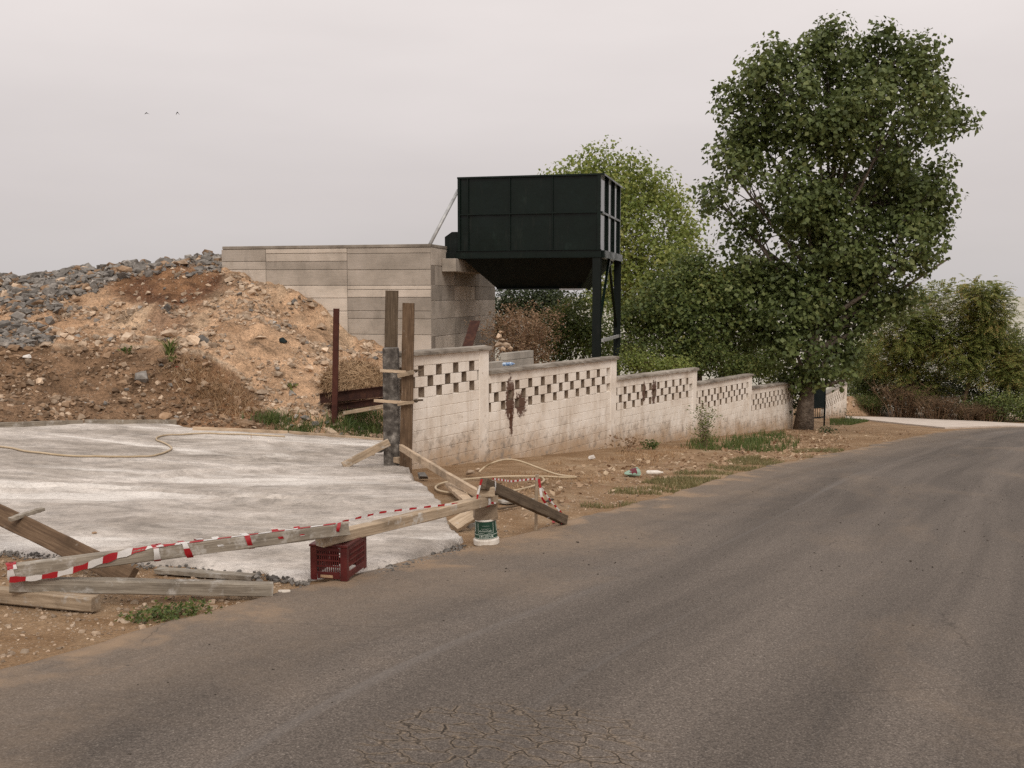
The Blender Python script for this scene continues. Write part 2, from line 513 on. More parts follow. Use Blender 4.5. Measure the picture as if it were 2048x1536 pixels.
def mat_slab():
    n = NT('fresh_concrete')
    v = n.mapping(n.pos, (0.55, 0.75, 0.6), (0, 0, -0.35))
    st = n.noise(0.9, 7, 0.66, v, 0.7)
    c = n.ramp(st, [(0.36, (0.31, 0.27, 0.23)), (0.46, (0.425, 0.375, 0.325)), (0.54, (0.53, 0.475, 0.42)), (0.64, (0.66, 0.60, 0.54))])
    peb = n.noise(16, 6, 0.75)
    c = n.mix(1.0, c, n.ramp(peb, [(0.28, 0.66), (0.5, 1.0), (0.75, 1.14)]), 'MULTIPLY')
    c = n.mix(n.rng(n.noise(0.5, 5, 0.6, n.mapping(n.pos, loc=(4, 9, 2))), 0.5, 0.68, 0, 0.6), c, (0.31, 0.265, 0.225))
    mott = n.noise(2.6, 7, 0.72, None, 0.3)
    c = n.mix(1.0, c, n.ramp(mott, [(0.36, 0.72), (0.5, 1.0), (0.64, 1.18)]), 'MULTIPLY')
    pits = n.rng(n.vor(9), 0.1, 0.2, 0.5, 0)
    c = n.mix(pits, c, (0.26, 0.235, 0.21))
    # white streaks of cement milk running along the drive
    wv = n.noise(0.9, 4, 0.55, n.mapping(n.pos, (0.22, 0.62, 0.5), (0, 0, -0.28), (3.1, 0.4, 0)), 0.8)
    c = n.mix(n.math('MULTIPLY', n.rng(wv, 0.535, 0.64, 0, 0.9, True), n.rng(peb, 0.3, 0.55, 0.35, 1.0)), c, (0.80, 0.75, 0.69))
    h = n.math('ADD', peb, n.math('MULTIPLY', st, 1.2))
    nm = n.bump(h, 0.9, 0.035)
    return n.done(c, 0.9, nm, 0.2)

def mat_mound():
    n = NT('loose_soil')
    c = n.attr('soil')
    med = n.noise(1.7, 7, 0.7, None, 0.4)
    c = n.mix(1.0, c, n.ramp(med, [(0.32, 0.4), (0.5, 0.98), (0.68, 1.35)]), 'MULTIPLY')
    fine = n.noise(14, 6, 0.75)
    c = n.mix(1.0, c, n.ramp(fine, [(0.32, 0.5), (0.5, 1.0), (0.68, 1.4)]), 'MULTIPLY')
    peb = n.vor(7.5)
    c = n.mix(n.rng(peb, 0.10, 0.2, 0.45, 0), c, (0.5, 0.42, 0.33))
    nm = n.bump(n.math('ADD', med, n.math('MULTIPLY', fine, 0.6)), 1.0, 0.12)
    nm = n.bump(n.rng(peb, 0.0, 0.35, 1, 0), 0.6, 0.04, nm)
    return n.done(c, 0.95, nm, 0.1)

def mat_whitewash():
    n = NT('whitewash')
    z = n.xyz(n.pos)
    hgt = n.math('ADD', z[2], n.math('ADD', n.math('MULTIPLY', z[1], 0.0846), n.math('MULTIPLY', z[0], 0.0235)))   # above the sloping ground
    b = n.noise(1.4, 6, 0.65)
    c = n.ramp(b, [(0.3, (0.62, 0.53, 0.44)), (0.48, (0.775, 0.70, 0.61)), (0.66, (0.84, 0.775, 0.695))])
    sc2 = n.noise(9, 6, 0.72)
    c = n.mix(n.rng(sc2, 0.60, 0.72, 0, 0.75), c, (0.42, 0.345, 0.27))
    # streaks that run down
    sv = n.noise(3.2, 5, 0.6, n.mapping(n.pos, (1, 1, 0.12)))
    c = n.mix(n.rng(sv, 0.54, 0.72, 0, 0.6), c, (0.47, 0.38, 0.29))
    # splashed soil at the foot, with an uneven upper edge
    gn = n.noise(1.6, 5, 0.65)
    g = n.math('SUBTRACT', hgt, n.math('MULTIPLY', gn, 1.1))
    c = n.mix(n.rng(g, -0.62, 0.18, 0.9, 0.0, True), c, (0.40, 0.27, 0.16))
    c = n.mix(n.math('MULTIPLY', n.rng(g, -0.3, 0.5, 1, 0, True), n.rng(n.noise(5, 5, 0.7), 0.5, 0.7)), c, (0.27, 0.23, 0.19))
    # rust-brown splash over the second stretch of the wall, two smaller ones on the third
    rn = n.noise(9.0, 7, 0.75)
    for (px, py, T, r, a) in ((1020, 800, None, (0.14, 0.24, 0.5), 1.2), (1042, 805, None, (0.2, 0.3, 0.28), 1.3),
                              (1022, 842, None, (0.06, 0.1, 0.36), 1.2),
                              (1308, 783, None, (0.14, 0.22, 0.34), 1.3), (1288, 785, None, (0.09, 0.16, 0.28), 1.3)):
        P = wall_point_px(px, py)
        m = n.blob(tuple(P), r, 0.25, rn, a)
        c = n.mix(n.math('MULTIPLY', m, 0.95), c, (0.085, 0.036, 0.020))
    nm = n.bump(n.math('ADD', n.noise(5, 6, 0.7), n.math('MULTIPLY', sc2, 0.5)), 0.5, 0.015)
    return n.done(c, 0.92, nm, 0.15)

def mat_concrete(name, lo, mid, hi, tint=0.1, stain=True):
    n = NT(name)
    b = n.noise(0.9, 6, 0.62, n.mapping(n.pos, (1, 1, 1.0)))
    c = n.ramp(b, [(0.3, lo), (0.5, mid), (0.72, hi)])
    if stain:
        sv = n.noise(1.5, 6, 0.68, n.mapping(n.pos, (1, 1, 0.35)))
        c = n.mix(n.rng(sv, 0.55, 0.75, 0, 0.6), c, tuple(x * 0.55 for x in lo))
        sp = n.noise(16, 5, 0.7)
        c = n.mix(n.rng(sp, 0.62, 0.78, 0, 0.3), c, tuple(x * 0.65 for x in lo))
    # board marks
    gr = n.noise(3, 4, 0.6, n.mapping(n.pos, (0.8, 0.8, 22)))
    c = n.mix(1.0, c, n.rng(gr, 0.3, 0.7, 0.9, 1.08), 'MULTIPLY')
    c = n.mix(1.0, c, n.rng(n.oi.outputs['Random'], 0, 1, 1 - tint * 1.6, 1 + tint), 'MULTIPLY')
    nm = n.bump(n.math('ADD', n.noise(14, 5, 0.7), n.math('MULTIPLY', gr, 0.5)), 0.5, 0.012)
    return n.done(c, 0.9, nm, 0.2)

def wall_point_px(px, py):
    d = ray(px, py)
    n2 = Vector((WN[0], WN[1], 0))
    p0 = Vector((WP0[0], WP0[1], 0))
    t = (p0 - EYE).dot(n2) / d.dot(n2)
    return EYE + d * t

M = {}
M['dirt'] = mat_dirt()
M['asphalt'] = mat_asphalt()
M['slab'] = mat_slab()
M['mound'] = mat_mound()
M['whitewash'] = mat_whitewash()
M['coping'] = mat_concrete('weathered_coping', (0.13, 0.11, 0.09), (0.27, 0.235, 0.195), (0.4, 0.36, 0.31), 0.08)
M['formed'] = mat_concrete('formed_concrete', (0.34, 0.295, 0.245), (0.47, 0.41, 0.345), (0.57, 0.5, 0.43), 0.24)
M['formed_core'] = mat_concrete('concrete_joint', (0.2, 0.17, 0.14), (0.28, 0.24, 0.2), (0.36, 0.31, 0.26), 0.0)
M['blockwork'] = mat_concrete('grey_blockwork', (0.24, 0.22, 0.19), (0.34, 0.31, 0.27), (0.42, 0.39, 0.34), 0.1)
M['post_concrete'] = simple('mottled_post', [(0.34, (0.04, 0.034, 0.029)), (0.5, (0.095, 0.083, 0.072)), (0.62, (0.2, 0.18, 0.158)), (0.75, (0.42, 0.385, 0.345))], 9, 0.9, 0.6, 30, 0.01, detail=8)
M['pale_lane'] = simple('pale_lane', [(0.3, (0.46, 0.39, 0.33)), (0.7, (0.60, 0.52, 0.45))], 1.5, 0.9, 0.3)
M['rock_grey'] = simple('grey_limestone', [(0.3, (0.115, 0.102, 0.09)), (0.5, (0.205, 0.186, 0.165)), (0.72, (0.34, 0.31, 0.275))], 5, 0.9, 0.6, 24, 0.02, tint=0.25)
M['rock_tan'] = simple('tan_stone', [(0.3, (0.3, 0.21, 0.14)), (0.5, (0.45, 0.335, 0.235)), (0.72, (0.6, 0.48, 0.36))], 5, 0.9, 0.6, 24, 0.02, tint=0.22)
M['rock_white'] = simple('white_stone', [(0.3, (0.55, 0.5, 0.45)), (0.7, (0.76, 0.72, 0.67))], 5, 0.9, 0.5, 24, 0.02)
M['rock_brown'] = simple('brown_clod', [(0.3, (0.18, 0.11, 0.065)), (0.5, (0.27, 0.175, 0.105)), (0.72, (0.4, 0.28, 0.19))], 5, 0.95, 0.6, 24, 0.02, tint=0.25)

# ------------------------------------------------------------------ ground sheet
def graded(lo, hi, step, far):
    a = np.arange(lo, hi + 1e-6, step)
    out = [hi]; s = step
    while out[-1] < far: s *= 1.35; out.append(out[-1] + s)
    neg = [lo]; s = step
    while neg[-1] > -far: s *= 1.35; neg.append(neg[-1] - s)
    return np.concatenate([np.array(neg[:0:-1]), a, np.array(out[1:])])

def grid_faces(nx, ny):
    i, j = np.meshgrid(np.arange(nx - 1), np.arange(ny - 1), indexing='ij')
    a = (i * ny + j).ravel()
    return np.stack([a, a + ny, a + ny + 1, a + 1], 1)

gx = graded(-9, 22, 0.16, 4000); gy = graded(2, 48, 0.16, 4000)
X, Y = np.meshgrid(gx, gy, indexing='ij')
Zg = ground_z(X, Y) - 0.006
nz = fbm(X / 1.3, Y / 1.3, 4, 3) * 0.5 + 0.5
Zg = Zg - 0.028 * nz
far = np.clip((np.hypot(X, Y) - 120) / 400, 0, 1)
Zg = Zg * (1 - far) + far * (-9.0)
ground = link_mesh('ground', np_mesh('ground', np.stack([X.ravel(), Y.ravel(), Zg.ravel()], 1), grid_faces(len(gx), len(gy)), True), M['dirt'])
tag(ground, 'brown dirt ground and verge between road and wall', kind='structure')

# ------------------------------------------------------------------ road
edge_px = [(-420, 1470), (-200, 1385), (0, 1322), (200, 1270), (420, 1215), (620, 1168), (800, 1128), (930, 1098), (1130, 1048), (1330, 988),
           (1470, 946), (1560, 926), (1700, 900), (1780, 882), (1850, 868), (1930, 858), (2048, 852)]
E = [gp(*p) for p in edge_px]
d0 = (E[0] - E[1]).normalized()
E = [Vector((E[0].x, E[0].y, 0)) + Vector((d0.x, d0.y, 0)) * k for k in (30, 12, 4)] + E
d1 = (E[-1] - E[-3]); d1.z = 0; d1.normalize()
for k, turn in ((10, -0.02), (25, -0.15), (45, -0.35)):
    v = Matrix.Rotation(turn, 3, 'Z') @ d1
    E.append(E[-1] + v * 18)
E2 = np.array([(p.x, p.y) for p in E])
def resample(P, n):
    P = np.asarray(P, float)
    s = np.concatenate([[0], np.cumsum(np.linalg.norm(np.diff(P, axis=0), axis=1))])
    # Catmull-Rom style smoothing by dense cubic through numpy interpolation
    t = np.linspace(0, s[-1], n)
    return np.stack([np.interp(t, s, P[:, k]) for k in range(P.shape[1])], 1), t
Lc, Ls = resample(E2, 900)
k = np.ones(31) / 31
Lsm = Lc.copy()
for a in range(2):
    pad = np.concatenate([np.full(15, Lc[0, a]) + np.linspace(-15, -1, 15) * (Lc[1, a] - Lc[0, a]), Lc[:, a], np.full(15, Lc[-1, a]) + np.linspace(1, 15, 15) * (Lc[-1, a] - Lc[-2, a])])
    Lsm[:, a] = np.convolve(pad, k, 'valid')
T = np.gradient(Lsm, axis=0); T /= np.linalg.norm(T, axis=1)[:, None]
NR = np.stack([T[:, 1], -T[:, 0]], 1)
wv = np.concatenate([[0, 0.03, 0.08, 0.15], np.linspace(0.3, 8.2, 36)])
RX = np.zeros((900, len(wv))); RY = RX.copy()
jit = fbm(Ls / 0.9, Ls * 0, 4, 11) * 0.14 + fbm(Ls / 0.16, Ls * 0 + 3, 2, 21) * 0.035
for q, w in enumerate(wv):
    o = w + jit * max(0, 1 - w / 0.6)
    RX[:, q] = Lsm[:, 0] + NR[:, 0] * o; RY[:, q] = Lsm[:, 1] + NR[:, 1] * o
RZ = ground_z(RX, RY) + 0.006 + 0.012 * fbm(RX / 2.5, RY / 2.5, 3, 31)
RZ[:, 0] -= 0.05
Fr = grid_faces(900, len(wv))[:, ::-1]
me = np_mesh('road', np.stack([RX.ravel(), RY.ravel(), RZ.ravel()], 1), Fr, True)
uvl = me.uv_layers.new(name='UVMap')
UU = np.repeat(Ls[:, None], len(wv), 1); VV = np.repeat(wv[None, :], 900, 0)
uvs = np.stack([UU.ravel()[Fr.ravel()], VV.ravel()[Fr.ravel()]], 1).astype(np.float32)
uvl.data.foreach_set('uv', uvs.ravel())
road = link_mesh('road', me, M['asphalt'])
tag(road, 'worn grey asphalt road dusted with tan soil', kind='structure')

# pale concrete lane joining from the left at the far bend
lane = [gp(*p) for p in [(1690, 834), (1760, 835.5), (1850, 839), (1960, 844), (2040, 848.5), (2120, 851), (2110, 855), (2010, 853), (1950, 855), (1890, 857), (1800, 848), (1735, 841), (1690, 838)]]
bm = bmesh.new()
f = bm.faces.new([bm.verts.new((p.x, p.y, gz(p.x, p.y) + 0.05)) for p in lane])
r = bmesh.ops.extrude_face_region(bm, geom=[f])
bmesh.ops.translate(bm, verts=[q for q in r['geom'] if isinstance(q, bmesh.types.BMVert)], vec=(0, 0, -0.2))
bmesh.ops.triangulate(bm, faces=list(bm.faces)); bmesh.ops.recalc_face_normals(bm, faces=list(bm.faces))
me = bpy.data.meshes.new('lane'); bm.to_mesh(me); bm.free()
tag(link_mesh('lane', me, M['pale_lane']), 'pale concrete lane joining the road at the far bend', kind='structure')

# ------------------------------------------------------------------ poured concrete drive
def poly_resample(px, n):
    P = np.array([(p.x, p.y) for p in (gp(*q) for q in px)])
    return resample(P, n)[0]
NU, NV = 220, 170
near = poly_resample([(-260, 1082), (-100, 1095), (0, 1104), (150, 1116), (330, 1134), (500, 1151), (620, 1164), (750, 1143), (850, 1117), (932, 1088)], NU)
back = poly_resample([(-260, 866), (0, 858), (150, 852), (340, 851), (378, 861), (560, 871), (772, 888)], NU)
left = poly_resample([(-260, 1082), (-260, 866)], NV)
right = poly_resample([(932, 1088), (905, 1045), (872, 1000), (826, 964), (812, 938), (806, 915), (772, 888)], NV)
u = np.linspace(0, 1, NU)[:, None, None]; v = np.linspace(0, 1, NV)[None, :, None]
S = (1 - v) * near[:, None, :] + v * back[:, None, :] + (1 - u) * left[None] + u * right[None] \
    - ((1 - u) * (1 - v) * near[0] + u * (1 - v) * near[-1] + (1 - u) * v * back[0] + u * v * back[-1])
uu = np.linspace(0, 1, NU)[:, None] * np.ones((1, NV)); vv_ = np.ones((NU, 1)) * np.linspace(0, 1, NV)[None]
# ragged near and right borders
rag = fbm(S[..., 0] / 0.5, S[..., 1] / 0.5, 4, 41) * 0.22
bord = np.clip(1 - vv_ / 0.06, 0, 1) + np.clip(1 - (1 - uu) / 0.05, 0, 1)
S[..., 0] += rag * bord * 0.6; S[..., 1] += rag * bord
lift = 0.03 + 0.05 * np.clip((uu - 0.6) / 0.4, 0, 1) * np.clip(vv_ / 0.3, 0, 1) + 0.02 * np.clip(vv_ * 4, 0, 1)
edgefall = np.minimum(np.clip(vv_ / 0.012, 0, 1), np.clip((1 - uu) / 0.008, 0, 1))
SZ = ground_z(S[..., 0], S[..., 1]) + lift + 0.03 * fbm(S[..., 0] / 2.2, S[..., 1] / 1.1, 4, 51) + 0.012 * fbm(S[..., 0] / 0.25, S[..., 1] / 0.25, 3, 61)
def groove(px_list, depth, width):
    global SZ
    G = poly_resample(px_list, 160)
    d2 = np.full(SZ.shape, 1e9)
    for gx_, gy_ in G:
        d2 = np.minimum(d2, (S[..., 0] - gx_) ** 2 + (S[..., 1] - gy_) ** 2)
    SZ = SZ - depth * np.exp(-d2 / width ** 2) + depth * 0.8 * np.exp(-(np.sqrt(d2) - width * 2.2) ** 2 / width ** 2)
groove([(-200, 990), (0, 985), (150, 983), (280, 990), (420, 999), (560, 1008), (660, 1013)], 0.05, 0.10)
groove([(330, 962), (400, 953), (470, 948), (560, 950)], 0.035, 0.10)
groove([(480, 925), (600, 918), (720, 922)], 0.03, 0.10)
SZ = np.where(edgefall < 1, ground_z(S[..., 0], S[..., 1]) - 0.06 + edgefall * 0.07, SZ)
me = np_mesh('drive', np.stack([S[..., 0].ravel(), S[..., 1].ravel(), SZ.ravel()], 1), grid_faces(NU, NV), True)
drive = link_mesh('drive', me, M['slab'])
tag(drive, 'freshly poured rough grey concrete drive with white streaks', kind='structure')
def drive_z(x, y):
    d2 = (S[..., 0] - x) ** 2 + (S[..., 1] - y) ** 2
    i = np.unravel_index(np.argmin(d2), d2.shape)
    return max(float(SZ[i]), gz(x, y)) if d2[i] < 0.1 else gz(x, y)

# ------------------------------------------------------------------ earth mound
cp = []
toe_px = [(-260, 866), (-150, 864), (0, 857), (120, 852), (250, 849), (340, 849), (430, 860), (520, 866), (600, 871), (680, 879), (772, 886)]
toe = [gp(*p) for p in toe_px]
for p in toe:
    cp.append((p.x, p.y, gz(p.x, p.y)))
    cp.append((p.x * 0.95, p.y - 1.2, gz(p.x * 0.95, p.y - 1.2) - 0.8))
for px, py, Yd in [(-260, 690, 26.3), (-150, 690, 26.2), (0, 692, 26), (150, 695, 26), (300, 701, 26), (400, 714, 26),
                   (-260, 785, 24.5), (-150, 780, 24.5), (0, 775, 24.5), (150, 775, 24.6), (300, 782, 24.7), (400, 790, 25.2), (455, 815, 24.9), (510, 800, 25.3),
                   (0, 678, 27.6), (150, 676, 27.6), (300, 680, 27.8), (420, 684, 27.6),
                   (-150, 615, 31), (0, 612, 31), (120, 610, 31), (250, 602, 31.5), (350, 606, 31), (430, 602, 31.2),
                   (-260, 568, 36), (-130, 562, 36), (0, 558, 36), (100, 552, 35.5), (170, 544, 35), (270, 537, 35), (370, 530, 34.8), (440, 524, 34.6),
                   (455, 556, 33.2), (540, 577, 33.0), (500, 602, 31.8), (560, 602, 32.4), (612, 610, 32.5), (650, 652, 32.2), (700, 694, 32.0), (770, 714, 31.4), (850, 722, 31),
                   (520, 662, 29), (600, 682, 29.4), (660, 722, 28.8), (560, 722, 27.5), (620, 762, 26.4), (690, 772, 25.8),
                   (560, 815, 25.0), (640, 835, 24.1), (700, 838, 23.9), (765, 855, 23.6), (760, 800, 25), (840, 800, 25.6)]:
    q = at(px, py, Yd); cp.append((q.x, q.y, q.z))
for px, py, Yd in [(-260, 560, 36), (0, 548, 36), (170, 530, 35), (370, 521, 34.8)]:
    q = at(px, py, Yd)
    cp.append((q.x * 1.12, 40, q.z - 0.35)); cp.append((q.x * 1.3, 47, q.z - 0.7)); cp.append((q.x * 1.5, 56, q.z - 1.2))
cp += [(-0.6, 25.5, gz(-0.6, 25.5) - 0.2), (-0.6, 29, gz(-0.6, 29) - 0.2), (-1.0, 31.5, gz(-1, 31.5)), (-4, 36, 2.4), (-4, 44, 1.6)]
cp = np.array(cp)
Pn = cp[:, :2]
def tps_k(d2): return 0.5 * d2 * np.log(np.maximum(d2, 1e-9))
NTPS = len(cp)
D2 = ((Pn[:, None] - Pn[None]) ** 2).sum(-1)
A = np.zeros((NTPS + 3, NTPS + 3)); A[:NTPS, :NTPS] = tps_k(D2) + 0.02 * np.eye(NTPS)
A[:NTPS, NTPS] = 1; A[:NTPS, NTPS + 1:] = Pn; A[NTPS, :NTPS] = 1; A[NTPS + 1:, :NTPS] = Pn.T
Wt = np.linalg.solve(A, np.concatenate([cp[:, 2], [0, 0, 0]]))
def mound_z(x, y):
    x = np.asarray(x, float); y = np.asarray(y, float); sh = x.shape
    q = np.stack([x.ravel(), y.ravel()], 1); out = np.zeros(len(q))
    for a in range(0, len(q), 20000):
        qq = q[a:a + 20000]
        K = tps_k(((qq[:, None] - Pn[None]) ** 2).sum(-1))
        out[a:a + 20000] = K @ Wt[:NTPS] + Wt[NTPS] + qq @ Wt[NTPS + 1:]
    out = out.reshape(sh)
    hgt = np.clip((out - ground_z(x, y)) / 0.8, 0, 1)
    # rills run down the slope, lumps everywhere
    rough = 0.2 * fbm(x / 2.2, y / 2.2, 5, 71) + 0.2 * fbm(x / 0.75, y / 0.9, 4, 81, 0.6) + 0.15 * np.abs(fbm(x / 0.25, y / 0.25, 3, 91))
    rough = rough - 0.5 * np.clip(0.22 - np.abs(fbm(x / 0.9 + y / 5.0, y / 4.5, 4, 95)), 0, 1)     # gullies running down the slope
    return out + rough * (0.25 + 0.75 * hgt)
mx = np.arange(-24, -0.9, 0.085); my = np.concatenate([np.arange(15.5, 38, 0.085), np.arange(38.2, 56, 0.6)])
X, Y = np.meshgrid(mx, my, indexing='ij')
MZ = mound_z(X, Y)
keep_v = MZ > ground_z(X, Y) - 0.12
toe_a = np.array([(p.x, p.y) for p in toe]); o_ = np.argsort(toe_a[:, 0])
toe_y = np.interp(X, toe_a[o_, 0], toe_a[o_, 1])
keep_v &= (Y > toe_y - 1.8)
# the mound stops against the concrete ramp wall
RA = np.array([-2.52, 32.0]); RU = np.array([-0.9707, 0.2402]); RN = np.array([0.2402, 0.9707])
dw = (X - RA[0]) * RN[0] + (Y - RA[1]) * RN[1]; aw = (X - RA[0]) * RU[0] + (Y - RA[1]) * RU[1]
keep_v &= ~((dw > 0.25) & (aw < 7.0))
Fm = grid_faces(len(mx), len(my))
Fm = Fm[keep_v.ravel()[Fm].all(1)]
used = np.zeros(X.size, bool); used[Fm.ravel()] = True
remap = np.cumsum(used) - 1
V = np.stack([X.ravel(), Y.ravel(), MZ.ravel()], 1)[used]
me = np_mesh('mound', V, remap[Fm], True)
ppx, ppy = project(V)
def soil_colour(px, py, x, y):
    n1 = fbm(x / 1.5, y / 1.5, 4, 101); n2 = fbm(x / 0.5, y / 0.5, 3, 111)
    c = np.zeros((len(px), 3)) + np.array([0.50, 0.325, 0.20])
    def blend(m, k):
        m = np.clip(m, 0, 1)[:, None]
        c[:] = c * (1 - m) + np.array(k) * m
    # brown lower bank under the ledge
    led = np.interp(px, [-300, 0, 150, 300, 400, 470, 520, 560, 600], [690, 692, 696, 702, 712, 745, 800, 850, 880])
    blend((py - led + 10 * n1 + 4) / 10, (0.25, 0.155, 0.092))
    blend(np.clip((py - led + 14 * n1) / 20, 0, 1) * np.clip(1 - np.abs(px - 430) / 110, 0, 1) * 0.8, (0.24, 0.13, 0.068))
    # paler strip right at the ledge
    blend(1 - np.abs(py - led + 6 + 5 * n1) / 7, (0.46, 0.36, 0.26))
    # red-brown soil tipped over the crest
    r = np.hypot((px - 335) / 120, (py - 575 - (px - 335) * 0.03) / 44) + 0.35 * n1
    blend((1.15 - r) * 3.0, (0.17, 0.088, 0.05))
    r = np.hypot((px - 330) / 60, (py - 640) / 40) + 0.3 * n1
    blend((1.0 - r) * 1.6, (0.33, 0.21, 0.135))
    # grey gravel top left
    gl = np.interp(px, [-300, 0, 60, 130, 200, 260, 460], [625, 615, 625, 600, 580, 552, 530])
    blend((gl - py + 22 * n1) / 16, (0.12, 0.11, 0.10))
    r = np.hypot((px - 30) / 70, (py - 672) / 26) + 0.4 * n1
    blend((1 - r) * 2, (0.17, 0.155, 0.14))
    # orange clay low at the right end of the bank
    r = np.hypot((px - 480) / 55, (py - 825) / 32) + 0.4 * n2
    blend((1 - r) * 1.3, (0.25, 0.12, 0.055))
    n3 = fbm(x / 0.9 + 5, y / 3.0, 4, 121)
    blend(np.clip((n3 - 0.12) * 2.2, 0, 0.7) * (py < led), (0.30, 0.165, 0.085))
    blend(np.clip((-n3 - 0.15) * 2.2, 0, 0.6) * (py < led), (0.52, 0.385, 0.26))
    c *= (1 + 0.2 * n2)[:, None]
    return np.clip(c, 0.02, 0.9)
sc_arr = soil_colour(ppx, ppy, V[:, 0], V[:, 1])
at_ = me.attributes.new('soil', 'FLOAT_COLOR', 'POINT')
at_.data.foreach_set('color', np.concatenate([sc_arr, np.ones((len(V), 1))], 1).astype(np.float32).ravel())
mound = link_mesh('mound', me, M['mound'])
tag(mound, 'tall bank of sandy and brown earth with rubble on top', kind='structure')

# ------------------------------------------------------------------ stones
def rock_mesh(name, seed, n=13, flat=0.75, angular=True):
    r = random.Random(seed)
    bm = bmesh.new()
    for _ in range(n):
        d = Vector((r.gauss(0, 1), r.gauss(0, 1), r.gauss(0, 1))).normalized()
        q = d * r.uniform(0.62, 1.12)
        bm.verts.new((q.x * r.uniform(0.95, 1.1), q.y * 0.85, q.z * flat))
    res = bmesh.ops.convex_hull(bm, input=list(bm.verts))
    for g in list(set(res.get('geom_interior', []) + res.get('geom_unused', []))):
        if isinstance(g, bmesh.types.BMVert) and g.is_valid: bm.verts.remove(g)
    bmesh.ops.triangulate(bm, faces=list(bm.faces))
    me = bpy.data.meshes.new(name); bm.to_mesh(me); bm.free()
    return me
ROCK = {}
for key in ('rock_grey', 'rock_tan', 'rock_brown', 'rock_white'):
    ROCK[key] = []
    for s in range(8):
        m_ = rock_mesh('stone_' + key[5:], 100 + s + len(key) * 7, 14 + s % 4, 0.62 + 0.08 * (s % 4))
        m_.materials.append(M[key]); ROCK[key].append(m_)
ROCK_NP = []
for m_ in ROCK['rock_grey']:
    V_ = np.zeros(len(m_.vertices) * 3, np.float32); m_.vertices.foreach_get('co', V_)
    F_ = np.zeros(len(m_.polygons) * 3, np.int32); m_.polygons.foreach_get('vertices', F_)
    ROCK_NP.append((V_.reshape(-1, 3), F_.reshape(-1, 3)))

def rand_rot(n):
    q = rng.normal(size=(n, 4)); q /= np.linalg.norm(q, axis=1)[:, None]
    w, x, y, z = q.T
    return np.stack([np.stack([1 - 2 * (y * y + z * z), 2 * (x * y - z * w), 2 * (x * z + y * w)], -1),
                     np.stack([2 * (x * y + z * w), 1 - 2 * (x * x + z * z), 2 * (y * z - x * w)], -1),
                     np.stack([2 * (x * z - y * w), 2 * (y * z + x * w), 1 - 2 * (x * x + y * y)], -1)], 1)

def scatter_rocks(name, P, size, mat, parent=None, label=None, cat=None):
    Vs = []; Fs = []; off = 0
    which = rng.integers(0, len(ROCK_NP), len(P)); R = rand_rot(len(P))
    for k, (rv, rf) in enumerate(ROCK_NP):
        idx = np.nonzero(which == k)[0]
        if len(idx) == 0: continue
        vv = np.einsum('nij,vj->nvi', R[idx], rv) * size[idx][:, None, None]
        vv[..., 2] *= 0.8
        vv = vv + P[idx][:, None, :]
        Vs.append(vv.reshape(-1, 3))
        Fs.append((rf[None] + (np.arange(len(idx)) * len(rv))[:, None, None] + off).reshape(-1, 3))
        off += vv.shape[0] * vv.shape[1]
    o = centred(name, np.concatenate(Vs), np.concatenate(Fs), mat, parent)
    return tag(o, label, cat, kind='stuff')

def one_rock(name, key, p, r, sq=(1, 1, 1), parent=None, label=None, cat=None, group=None, seed=None):
    rr = random.Random(seed if seed is not None else rnd.random())
    me = ROCK[key][rr.randrange(8)]
    q = Quaternion((0, 0, 1), rr.uniform(0, 6.28)) @ Quaternion((1, 0, 0), rr.uniform(-0.4, 0.4))
    o = link_mesh(name, me, M[key], parent, p, q, (r * sq[0], r * sq[1], r * sq[2]))
    return tag(o, label, cat, group)

# candidates on the visible face of the mound
NC = 90000
cx_ = rng.uniform(-20, -2.2, NC); cy_ = rng.uniform(18.0, 36.5, NC)
cz_ = mound_z(cx_, cy_)
ok = (cz_ > ground_z(cx_, cy_) + 0.0) & (cy_ > np.interp(cx_, toe_a[o_, 0], toe_a[o_, 1]) + 0.1)
ok &= ~(((cx_ - RA[0]) * RN[0] + (cy_ - RA[1]) * RN[1] > -0.1) & ((cx_ - RA[0]) * RU[0] + (cy_ - RA[1]) * RU[1] < 7.3))
cx_, cy_, cz_ = cx_[ok], cy_[ok], cz_[ok]
P = np.stack([cx_, cy_, cz_], 1)
px_, py_ = project(P)
nn = fbm(cx_ / 0.9, cy_ / 0.9, 3, 131)
gl = np.interp(px_, [-300, 0, 60, 130, 200, 260, 460], [622, 612, 622, 602, 584, 552, 532])
led = np.interp(px_, [-300, 0, 150, 300, 400, 470, 520, 560, 600], [690, 692, 696, 702, 712, 745, 800, 850, 880])
grey = (py_ < gl + 40 * nn + 14 * (rng.random(len(P)) - 0.5)) | (np.hypot((px_ - 30) / 75, (py_ - 672) / 30) < 1 + 0.5 * nn)
low = (py_ > led)
pal = np.hypot((px_ - 335) / 125, (py_ - 574) / 42) < 0.95
U = rng.random(len(P))
prob = np.where(grey, 0.85, np.where(low, 0.28 + 0.5 * nn, np.where(pal, 0.05, 0.16 + 0.5 * nn)))
acc = U < prob
size = np.where(grey, rng.lognormal(-2.75, 0.62, len(P)), np.where(low, rng.lognormal(-3.05, 0.55, len(P)), rng.lognormal(-3.0, 0.62, len(P))))
size = np.clip(size, 0.022, 0.30)
cls = np.where(grey & (rng.random(len(P)) < 0.72), 0, np.where(grey, np.where(rng.random(len(P)) < 0.75, 2, 1), np.where(low & (rng.random(len(P)) < 0.75), 2, np.where(rng.random(len(P)) < 0.06, 0, 1))))
P, size, cls, px_, py_ = P[acc], size[acc], cls[acc], px_[acc], py_[acc]
inview = (px_ > 0) & (px_ < 860)
order = np.argsort(-(size / P[:, 1]) * inview)
big = order[:280]; rest = order[280:]
keys = ['rock_grey', 'rock_tan', 'rock_brown']
